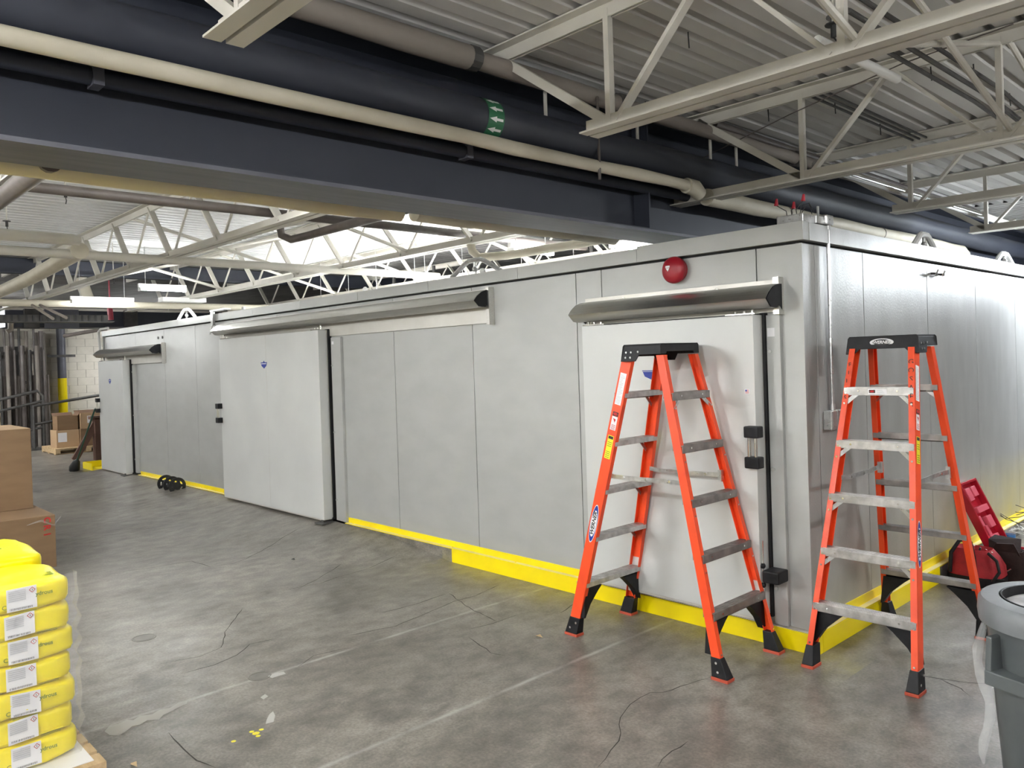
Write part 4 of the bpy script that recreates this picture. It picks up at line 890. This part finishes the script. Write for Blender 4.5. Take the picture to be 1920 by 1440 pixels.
# far pallet with cartons
t = thing('far_pallet', (-17.2, 1.1, 0), 'small pale wooden pallet under the far cartons', 'pallet')
px_, py_ = -16.75, .2
for k in range(6): B().box((px_-1.1+k*.2, py_, .11), (px_-1.1+k*.2+.15, py_+1.9, .13)).build('deck_board', 'wood', t)
for k in range(4):
    B().box((px_-1.1, py_+k*.6, .02), (px_+.05, py_+k*.6+.09, .11)).build('stringer', 'wood', t)
for k in range(3): B().box((px_-1.1+k*.5, py_, 0), (px_-1.0+k*.5, py_+1.9, .02)).build('bottom_board', 'wood', t)
FC = [(-17.35, -16.85, .26, .70, .132, .50, 'lower left'), (-17.35, -16.78, .71, 1.22, .132, .50, 'lower middle'), (-17.35, -16.80, 1.23, 1.78, .132, .48, 'lower right'),
      (-17.3, -16.9, .30, .70, .502, .80, 'upper left'), (-17.3, -16.85, .74, 1.2, .502, .83, 'upper middle'), (-17.3, -16.95, 1.25, 1.7, .482, .95, 'tallest at the right')]
for k, (a, b_, c_, d, e, f, nm) in enumerate(FC):
    o = carton(a, b_, c_, d, e, f, 'brown carton on the far pallet, %s of the heap' % nm, 'cartons on the far pallet', 'card' if k % 2 else 'cardlight', open_=(k in (3, 4)))
    if k in (0, 4): B().box((b_, c_+.03+(.1 if k else -.0), e+.12), (b_+.002, c_+.2, f-.05)).build('paper_label', 'paper', o)
# brown trestle, broom
t = thing('timber_trestle', (-14.4, .6, 0), 'dark brown timber stand beside the far left corner of the cold store', 'stand')
a = on(187, 862, 2, 0); A = Vector((a.x, a.y, 0))
B().box((A.x-.12, A.y-.08, 0), (A.x+.06, A.y+.12, .82)).build('post', 'brown', t)
B().bar((A.x-.1, A.y-.42, .03), (A.x-.05, A.y-.0, .78), .12, .09).build('brace', 'brown', t)
B().box((A.x-.12, A.y-.15, .80), (A.x+.06, A.y+.3, .86)).build('crossbar', 'brown', t)
t = thing('broom', (-13.3, -.36, 0), 'dark green broom leaning on the far sliding door', 'broom')
p0 = Vector((-13.33, -.335, .0)); p1 = Vector((-12.40, -.21, 1.10)); d = (p1-p0)
B().tube([p0+d*.16, p1], .014, 10).build('handle', 'broom', t, smooth=True)
B().tube([p0+Vector((0, 0, .02)), p0+d*.05, p0+d*.15, p0+d*.19], [.075, .09, .06, .02], 10).build('bristles', 'ink', t, smooth=True)
# spool of cable by the wall
t = thing('cable_reel', (-9.75, -.25, .1), 'small black plastic reel with openings lying by the grey wall', 'reel')
c0 = on(325, 915, 2, .09); zc = .098; cx_, cy_ = c0.x, c0.y-.02; R_ = .115
def disc(xc, nm):
    bd = B(); n = 28
    for k in range(n):
        a0, a1 = 2*PI*k/n, 2*PI*(k+1)/n
        for (ra, rb) in ((R_*.66, R_), (.02, R_*.46)):
            bd.prism([(ra, a0), (rb, a0), (rb, a1), (ra, a1)], lambda r, a: (xc-.006, cy_+r*math.cos(a), zc+.022+r*math.sin(a)), lambda r, a: (xc+.006, cy_+r*math.cos(a), zc+.022+r*math.sin(a)))
    for k in range(5):
        a = 2*PI*k/5; bd.prism([(-.016, R_*.4), (.016, R_*.4), (.016, R_*.85), (-.016, R_*.85)], lambda u, r: (xc-.005, cy_+r*math.cos(a)-u*math.sin(a), zc+.022+r*math.sin(a)+u*math.cos(a)), lambda u, r: (xc+.005, cy_+r*math.cos(a)-u*math.sin(a), zc+.022+r*math.sin(a)+u*math.cos(a)))
    return bd.build(nm, 'ink', t)
zc += .02
for k, dx in enumerate((-.22, .0, .2)): disc(cx_+dx, 'reel_flange')
B().tube([(cx_-.22, cy_, zc+.022), (cx_+.2, cy_, zc+.022)], .04, 12).build('reel_core', 'ink', t)
B().box((cx_-.1, cy_-.06, zc+.02), (cx_-.06, cy_-.04, zc+.08)).build('reel_label', 'paper', t)
# ================================================================== FAR LEFT BACKGROUND
t = thing('yellow_column', (-20.3, 1.25, 0), 'round post on the far block wall, grey above and yellow below', 'post')
B().tube([(-20.3, 1.26, 0), (-20.3, 1.26, 1.6)], .105, 16).build('lower_post', 'yellow', t, smooth=True); B().tube([(-20.3, 1.26, 1.6), (-20.3, 1.26, 2.85)], .1, 16).build('upper_post', 'flange', t, smooth=True)
B().box((-20.2, .92, 2.13), (-20.18, 1.55, 2.19)).build('clamp', 'dark', t)
t = thing('hand_rail', (-18.4, .13, 0), 'grey tubular handrail in front of the far block wall', 'railing')
P0 = Vector((-18.4, .13, 0)); e1 = on(62, 762, 0, -18.4); e2 = on(186, 741, 1, 1.7)
B().tube([(e1.x, e1.y, 0), e1, e2], .035, 8).build('rail', 'dark', t, smooth=True)
B().tube([(e1.x, e1.y, .58), (e2.x, e2.y, .75)], .03, 8).build('mid_rail', 'dark', t)
B().box((e1.x-.1, e1.y-.15, 0), (e1.x+.1, e1.y+.25, .05)).build('base_plate', 'dark', t)
t = thing('hand_rail', (-18.6, -1.8, 0), 'lower grey railing at the far left beside the pipe rack', 'railing')
q0, q1, q2 = on(-10, 752, 0, -18.8), on(70, 733, 0, -18.8), on(80, 742, 0, -18.8)
B().tube([q0, q1, q2, (q2.x, q2.y, 0)], .035, 8).tube([(q0.x, q0.y, q0.z-.25), (q2.x, q2.y, q2.z-.12)], .03, 8).tube([(q0.x, q0.y, q0.z-.85), (q2.x, q2.y, q2.z-.72)], .03, 8).build('rail', 'dark', t, smooth=True)
# rack of vertical pipes against the dark recess
for k in range(20):
    px = 4+k*4.6; x = -19.3-(k % 3)*.13; p = on(px, 780, 0, x); r_ = (.03, .055, .025, .04)[k % 4]
    top = (2.3, 1.7, 2.9, 2.4, 1.2, 2.75)[k % 6]
    m = ('dark', 'iron', 'iron', 'wrapbrown')[k % 4]
    B().tube([(x, p.y, 0), (x, p.y, top)], r_, 8).build('standing_pipe', m, smooth=True, label='vertical grey brown pipe in the far left rack, %s from the left' % ORD[k], cat='pipe', group='pipes in the far left rack')
for k in range(4):
    p = on(70+k*5.5, 780, 0, -20.2)
    B().tube([(-20.2, p.y, 0), (-20.2, p.y, 2.75)], .045, 8).build('wall_conduit', 'wrapbrown', smooth=True, label='tall conduit up the far block wall, %s from the left' % ORD[k], cat='conduit', group='conduits up the far wall')
t = thing('pipe_rack', (-19.6, -1, 0), 'dark steel rack frame holding the far left pipes', 'rack')
for z in (.3, .85, 1.5, 2.2): B().box((-19.62, -2.5, z), (-19.54, .5, z+.07)).build('crossbar', 'dark', t)
for yy in (-1.6, -.6, .35): B().box((-19.7, yy, 0), (-19.6, yy+.1, 2.3)).build('upright', 'dark', t)
for k in range(7):
    yy = -1.75+k*.33; B().tube([(-19.75, yy, .7+(k % 2)*.5), (-19.6, yy, .7+(k % 2)*.5)], .09, 10).build('valve_wheel', 'iron' if k % 2 else 'wrapbrown', t, smooth=True)
t = thing('rack_cabinet', (-20, -1, 0), 'pale machine casing behind the far left pipe rack', 'machine')
B().box((-20.3, -3.0, 0), (-19.9, .2, 1.45)).build('casing', 'wrapyel', t, bevel=.02); B().box((-20.3, -3, 1.45), (-19.95, .3, 2.4)).build('upper_casing', 'dark', t)
t = thing('cable_tray', (-14, -1, 2.4), 'long dark slotted cable tray under the far left lamps', 'cable tray')
ta, tb = on(-20, 604, 2, 2.48), on(212, 604, 2, 2.48)
tb = Vector((ta.x+(tb.x-ta.x), tb.y, 2.48))
d = (tb-ta).normalized(); B().bar(ta, tb, .012, .30, (0, 0, 1)).bar(ta+Vector((.1, -.1, .05)), tb+Vector((.1, -.1, .05)), .10, .008).build('tray', 'dark', t)
bb = B(); L_ = (tb-ta).length; k = 0
while k*.09 < L_: p = ta+d*(k*.09)+Vector((.115, -.11, .05)); bb.box(p-Vector((.006, .012, .045)), p+Vector((.006, .012, .045))); k += 1
bb.build('tray_slots', 'ink', t, kind='stuff')
# dark navy unit and grey panel above the far corner
t = thing('air_handler', (-15, 2.2, 2.5), 'dark navy ventilation unit hanging beyond the far end of the cold store', 'ventilation unit')
ga, gb = on(225, 580, 0, -15.5), on(400, 600, 0, -14.5)
B().box((-15.9, -.9, 2.62), (-15.3, 4.6, 2.95)).build('duct_body', 'navy', t, bevel=.01)
for k in range(4): B().box((-15.31, .85+k*.55, 2.62), (-15.27, 1.25+k*.55, 2.64)).build('grille_strip', 'flange', t)
for k in range(3): B().box((-15.3, -.6+k*1.8, 2.6), (-15.2, -.35+k*1.8, 2.97)).build('duct_flange', 'dark', t)
B().box((-15.3, -.25, 2.6), (-15.24, .35, 2.97)).build('control_panel', 'flange', label='grey control panel under the far strip light', cat='panel')
B().tube([(on(206, 580, 0, -13.5).x, on(206, 580, 0, -13.5).y, 3.4), on(206, 570, 0, -13.5), on(206, 580, 0, -13.5), on(208, 600, 0, -13.5)], [.012, .012, .05, .05], 8).build('red_sleeve', 'pink', label='faded red sleeve on a drop pipe under the far strip light', cat='pipe')
B().tube([on(120, 630, 0, -17), on(200, 616, 0, -16.2)], .04, 8).build('low_iron_pipe', 'iron', label='dark pipe running low over the far left block wall', cat='pipe')
for k, (a, b_) in enumerate((((60, 572), (100, 598)), ((75, 572), (125, 596)))):
    B().tube([on(*a, 2, 2.6), on(*b_, 2, 2.4)], .018, 6).build('thin_conduit', 'wrapbrown', label='thin pale conduit slanting at the far left, %s of two' % ('left' if k == 0 else 'right'), cat='conduit')
B().tube([on(20, 600, 0, -14), on(20, 618, 0, -14), on(12, 622, 0, -14)], .05, 8).build('tray_elbow', 'wrapbrown', smooth=True, label='pale bent pipe below the far left cable tray', cat='pipe')
# dark services above the cold store roof
rr = random.Random(12)
for k in range(6):
    y = 3.6+k*.7; z = 2.75+(k % 3)*.18
    pipe('service_pipe', [(-14, y, z), (-1.6, y+.4, z)], .05+.03*(k % 2), ('navy', 'dark', 'iron')[k % 3], 'dark service pipe over the cold store roof, %s from the front' % ORD[k], 'pipe', 'dark pipes over the cold store roof', n=10)
for k in range(5):
    x = -9.5+k*1.15; B().tube([(x, 3.9, 2.42), (x, 3.9, 3.3)], .03, 6).build('service_riser', 'dark', label='dark upright tube on the cold store roof, %s from the left' % ORD[k], cat='pipe', group='upright tubes behind the cold store roof edge')
B().box((-8.6, 4.2, 2.5), (-6.2, 4.6, 2.8)).build('duct_box', 'cream', label='pale duct box in the dark gap above the large door', cat='duct')
# ================================================================== TOOLS BY THE SIDE WALL
t = thing('red_tool_bag', (.2, 2.0, 0), 'red and black cloth tool bag on the floor behind the right ladder', 'bag')
def lofted(c, secs, nm, m, par, n=20, smooth=True):   # secs: (z, rx, ry, dx, dy)
    bd = B(); b0 = 0
    for z, rx, ry, dx, dy in secs:
        for j in range(n):
            a = 2*PI*j/n; e = .6; ca, sa = math.cos(a), math.sin(a)
            bd.v.append(Vector((c[0]+dx+rx*math.copysign(abs(ca)**e, ca), c[1]+dy+ry*math.copysign(abs(sa)**e, sa), z)))
    for i in range(len(secs)-1):
        for j in range(n): bd.f.append((i*n+j, i*n+(j+1) % n, (i+1)*n+(j+1) % n, (i+1)*n+j))
    bd.f.append(tuple(range(n))); return bd.build(nm, m, par, smooth=smooth)
c = (.24, 2.02)
lofted(c, [(0, .17, .13, 0, 0), (.03, .18, .14, 0, 0), (.07, .182, .142, 0, 0)], 'bag_base', 'black', t)
lofted(c, [(.07, .178, .138, 0, 0), (.14, .172, .13, 0, 0), (.2, .15, .11, -.01, 0), (.25, .12, .08, -.02, 0), (.22, .10, .06, -.02, 0)], 'bag_body', 'redcloth', t)
B().tube([(.10, 1.90, .08), (.11, 1.90, .22), (.16, 1.93, .31), (.23, 1.93, .30), (.26, 1.89, .2), (.27, 1.88, .08)], .014, 8).build('strap', 'black', t, smooth=True)
B().tube([(.34, 1.93, .24), (.40, 1.90, .20), (.42, 1.88, .13), (.38, 1.87, .06)], .011, 8).build('strap', 'black', t, smooth=True)
B().tube([(.40, 1.9, .02), (.47, 1.86, .04), (.46, 1.84, .09), (.41, 1.86, .08)], .01, 8).build('strap', 'black', t, smooth=True)
B().box((.14, 1.95, .2), (.34, 2.08, .215)).build('bag_opening', 'ink', t)
for k in range(5): B().tube([(.2+k*.03, 1.98, .2), (.21+k*.035, 1.95+k*.01, .29-k*.012)], .007, 6).build('tool_handle', ('orange', 'chrome', 'ink', 'redtool', 'chrome')[k], t)
t = thing('leather_bag', (.36, 2.35, 0), 'dark brown leather tool bag between the red bag and the open case', 'bag')
c = (.385, 2.22)
lofted(c, [(0, .105, .10, 0, 0), (.1, .11, .105, 0, 0), (.18, .11, .10, 0, 0), (.22, .10, .085, 0, 0), (.21, .08, .07, 0, 0)], 'bag_body', 'leather', t)
B().add([(.28, 2.16, .22), (.48, 2.16, .21), (.45, 2.30, .29), (.28, 2.30, .30), (.26, 2.22, .28)], [(0, 1, 2, 3, 4)]).prism([(.29, .20), (.33, .27), (.44, .28), (.48, .20)], lambda a, b: (a, 2.145, b), lambda a, b: (a, 2.16, b)).build('bag_flap', 'leather', t)
B().tube([(.35, 2.112, .10), (.39, 2.108, .08), (.43, 2.112, .11)], .005, 6).build('buckle', 'chrome', t)
t = thing('drill_case', (.3, 2.6, 0), 'open dark red plastic drill case leaning against the side wall', 'case')
# lid: a moulded tray tilted back on the wall
o0 = Vector((.27, 2.34, .15)); uy = Vector((0, 1, 0)); uz = Vector((-.225, -.03, .50)).normalized(); un = uy.cross(uz).normalized()
un = -un if un.x < 0 else un
def LT(a, b, c_): return o0+uy*a+uz*b+un*c_
def lbox(bd, a0, a1, b0, b1, c0, c1):
    return bd.add([LT(a0, b0, c0), LT(a1, b0, c0), LT(a1, b1, c0), LT(a0, b1, c0), LT(a0, b0, c1), LT(a1, b0, c1), LT(a1, b1, c1), LT(a0, b1, c1)], [(0, 3, 2, 1), (4, 5, 6, 7), (0, 1, 5, 4), (1, 2, 6, 5), (2, 3, 7, 6), (3, 0, 4, 7)])
W_, L_ = .36, .55; bd = B(); lbox(bd, 0, W_, 0, L_, -.05, -.04)
for a in ((0, .02, 0, L_), (W_-.02, W_, 0, L_), (0, W_, 0, .02), (0, W_, L_-.02, L_)): lbox(bd, *a, -.05, .01)
lid = bd.build('case_lid', 'redtool', t, bevel=.004)
for a in ((.06, .16, .40, .50, -.04, .0), (.20, .30, .42, .5, -.04, -.005), (.08, .32, .30, .345, -.04, .008), (.05, .12, .2, .28, -.04, -.01), (.2, .31, .17, .26, -.04, -.002), (.1, .26, .06, .12, -.04, .0), (.14, .2, .12, .2, -.04, -.02)):
    bd = B(); lbox(bd, *a); bd.build('moulded_rib', 'pink', lid, bevel=.006)
bd = B()
bd.box((.27, 2.36, 0), (.70, 2.74, .04)).box((.27, 2.36, .04), (.29, 2.74, .14)).box((.68, 2.36, .04), (.70, 2.74, .14)).box((.29, 2.36, .04), (.68, 2.38, .14)).box((.29, 2.72, .04), (.68, 2.74, .14)).build('case_tray', 'redtool', t, bevel=.005)
for a in ((.3, 2.4, .04, .4, 2.5, .145), (.42, 2.5, .04, .5, 2.7, .14), (.52, 2.4, .04, .64, 2.46, .15), (.3, 2.58, .04, .38, 2.70, .13)): B().box(a[:3], a[3:]).build('moulded_rib', 'pink', t, bevel=.005)
B().tube([(.5, 2.44, .14), (.62, 2.6, .15)], .03, 10).build('cordless_tool', 'ink', t, smooth=True)
B().tube([(.62, 2.32, .09), (.70, 2.32, .09)], .008, 6).build('latch', 'chrome', t)
t = thing('plastic_jar', (.30, 2.9, .10), 'small clear jar with blue lower half beside the open case', 'jar')
p = on(1893, 1012, 2, .14)
B().box((p.x-.05, p.y-.05, 0), (p.x+.05, p.y+.06, .14)).build('carton_under', 'carddark', t); B().lathe((p.x, p.y, .14), [(0, 0), (.042, 0), (.043, .045)], 14).build('blue_base', 'blueliq', t, smooth=True); B().lathe((p.x, p.y, .185), [(.043, 0), (.042, .04), (.03, .055), (.03, .07), (0, .07)], 14).build('clear_top', 'liner', t, smooth=True)
# loops of wire and white offcuts
p = on(1905, 985, 2, .12)
for k in range(3):
    pts = [(p.x+.02+(.30+.03*k)*math.cos(a*.5)*.6, p.y+.05+.32*math.sin(a*.5)*.8, .20+.05*math.sin(a+k)+.03*k) for a in range(13)]
    B().tube(pts, .0035, 5).build('wire_loop', 'iron', label='thin springy wire loop at the right edge, %s' % ('lowest', 'middle', 'topmost')[k], cat='wire', group='wire loops at the right edge')
rr = random.Random(2); bd = B()
for k in range(14):
    q = Vector((p.x+rr.uniform(-.05, .35), p.y+rr.uniform(-.15, .25), .02)); pts = [q+Vector((rr.uniform(-.08, .08), rr.uniform(-.08, .08), rr.uniform(0, .13))) for _ in range(5)]; bd.tube(pts, .005, 5)
bd.build('wire_scraps', 'white', label='tangle of white and red wire scraps at the right edge', cat='wires', kind='stuff')
# ================================================================== RUBBISH BIN
cx_, cy_ = 1.352, -.70
t = thing('rubbish_bin', (cx_, cy_, 0), 'round grey plastic rubbish bin at the lower right edge', 'bin')
B().lathe((cx_, cy_, 0), [(0, .002), (.205, .002), (.212, .02), (.255, .60), (.262, .63), (.262, .655)], 48).build('bin_body', 'canplastic', t, smooth=True)
B().lathe((cx_, cy_, 0), [(.263, .625), (.283, .628), (.287, .66), (.283, .705), (.272, .718), (.235, .722), (.212, .722), (.205, .708), (.2, .685)], 48).build('lid_rim', 'canlid', t, smooth=True)
B().lathe((cx_, cy_, 0), [(.2, .685), (.188, .692), (.15, .70), (.08, .71), (0, .713)], 48).build('lid_center', 'scuff', t, smooth=True)
B().lathe((cx_, cy_, 0), [(.206, .7235), (.2, .7235), (.197, .69), (.2, .684)], 48).build('lid_groove', 'black', t, smooth=True)
# side handle facing left
hd = Vector((-.80, .25, 0)).normalized(); hn = Vector((-hd.y, hd.x, 0)); c0 = Vector((cx_, cy_, 0))
hd = Vector((-.35, -.94, 0)); hd = (Vector((CAM.x-cx_, CAM.y-cy_, 0)).normalized()*.66+Vector((-.73, -.68, 0))*.75).normalized(); hn = Vector((-hd.y, hd.x, 0))
def HP(a, r, z): return c0+hd*r+hn*a+Vector((0, 0, z))
bd = B()
for (a0, a1, z0, z1) in ((-.115, -.09, .42, .60), (.09, .115, .42, .60), (-.115, .115, .42, .475)):
    bd.add([HP(a0, .22, z0), HP(a1, .22, z0), HP(a1, .22, z1), HP(a0, .22, z1), HP(a0, .30-(z1-z0 > .1)*.0, z0), HP(a1, .30, z0), HP(a1, .285 if z1 > .5 else .30, z1), HP(a0, .285 if z1 > .5 else .30, z1)], [(0, 3, 2, 1), (4, 5, 6, 7), (0, 1, 5, 4), (1, 2, 6, 5), (2, 3, 7, 6), (3, 0, 4, 7)])
bd.build('bin_handle', 'canplastic', t, bevel=.006)
# clear liner hanging out under the lid
left = Vector((-.686, -.727, 0)); left = Vector((-.70, .0, 0)).normalized(); bd = B(); rr = random.Random(4); rows = []
tang = Vector((CAM.x-cx_, CAM.y-cy_, 0)).normalized(); side = Vector((-tang.y, tang.x, 0)); side = -side if side.dot(Vector((-1, -1, 0))) < 0 else side
zs = [.63, .6, .55, .5, .45, .4, .35, .3, .25, .2, .15, .1, .06]
pts = [c0+side*(.262-.03*(.6-z if z < .6 else 0)+.012+.018*math.sin(z*17))+tang*(.06+.02*math.sin(z*11))+Vector((0, 0, z)) for z in zs]
B().tube(pts, [.006, .012, .016, .02, .016, .022, .024, .017, .02, .016, .019, .014, .004], 8).build('bin_liner', 'liner', t, smooth=True)
# small litter on the slab
for k, (px, py) in enumerate(((549, 1050), (250, 1436), (1010, 1195))):
    p = on(px, py, 2, 0)
    B().add([(p.x-.03, p.y, .003), (p.x, p.y-.012, .012), (p.x+.03, p.y+.006, .004), (p.x, p.y+.014, .016)], [(0, 1, 2), (0, 2, 3), (0, 1, 3), (1, 2, 3)]).build('litter_scrap', 'ink' if k == 0 else 'wood', label=['small black scrap on the floor before the large door', 'short wooden splinter on the floor beside the sack pallet', 'tiny pale chip on the open floor'][k], cat='litter')
for k, (px, py) in enumerate(((480, 1375), (438, 1390), (490, 1368), (472, 1372), (484, 1380))):
    p = on(px, py, 2, 0); B().lathe((p.x, p.y, 0), [(0, .0016), (.006+.004*(k % 2), .0014), (.012+.006*(k == 0), .0004)], 7).build('paint_spot', 'yelsign', FLOOR)
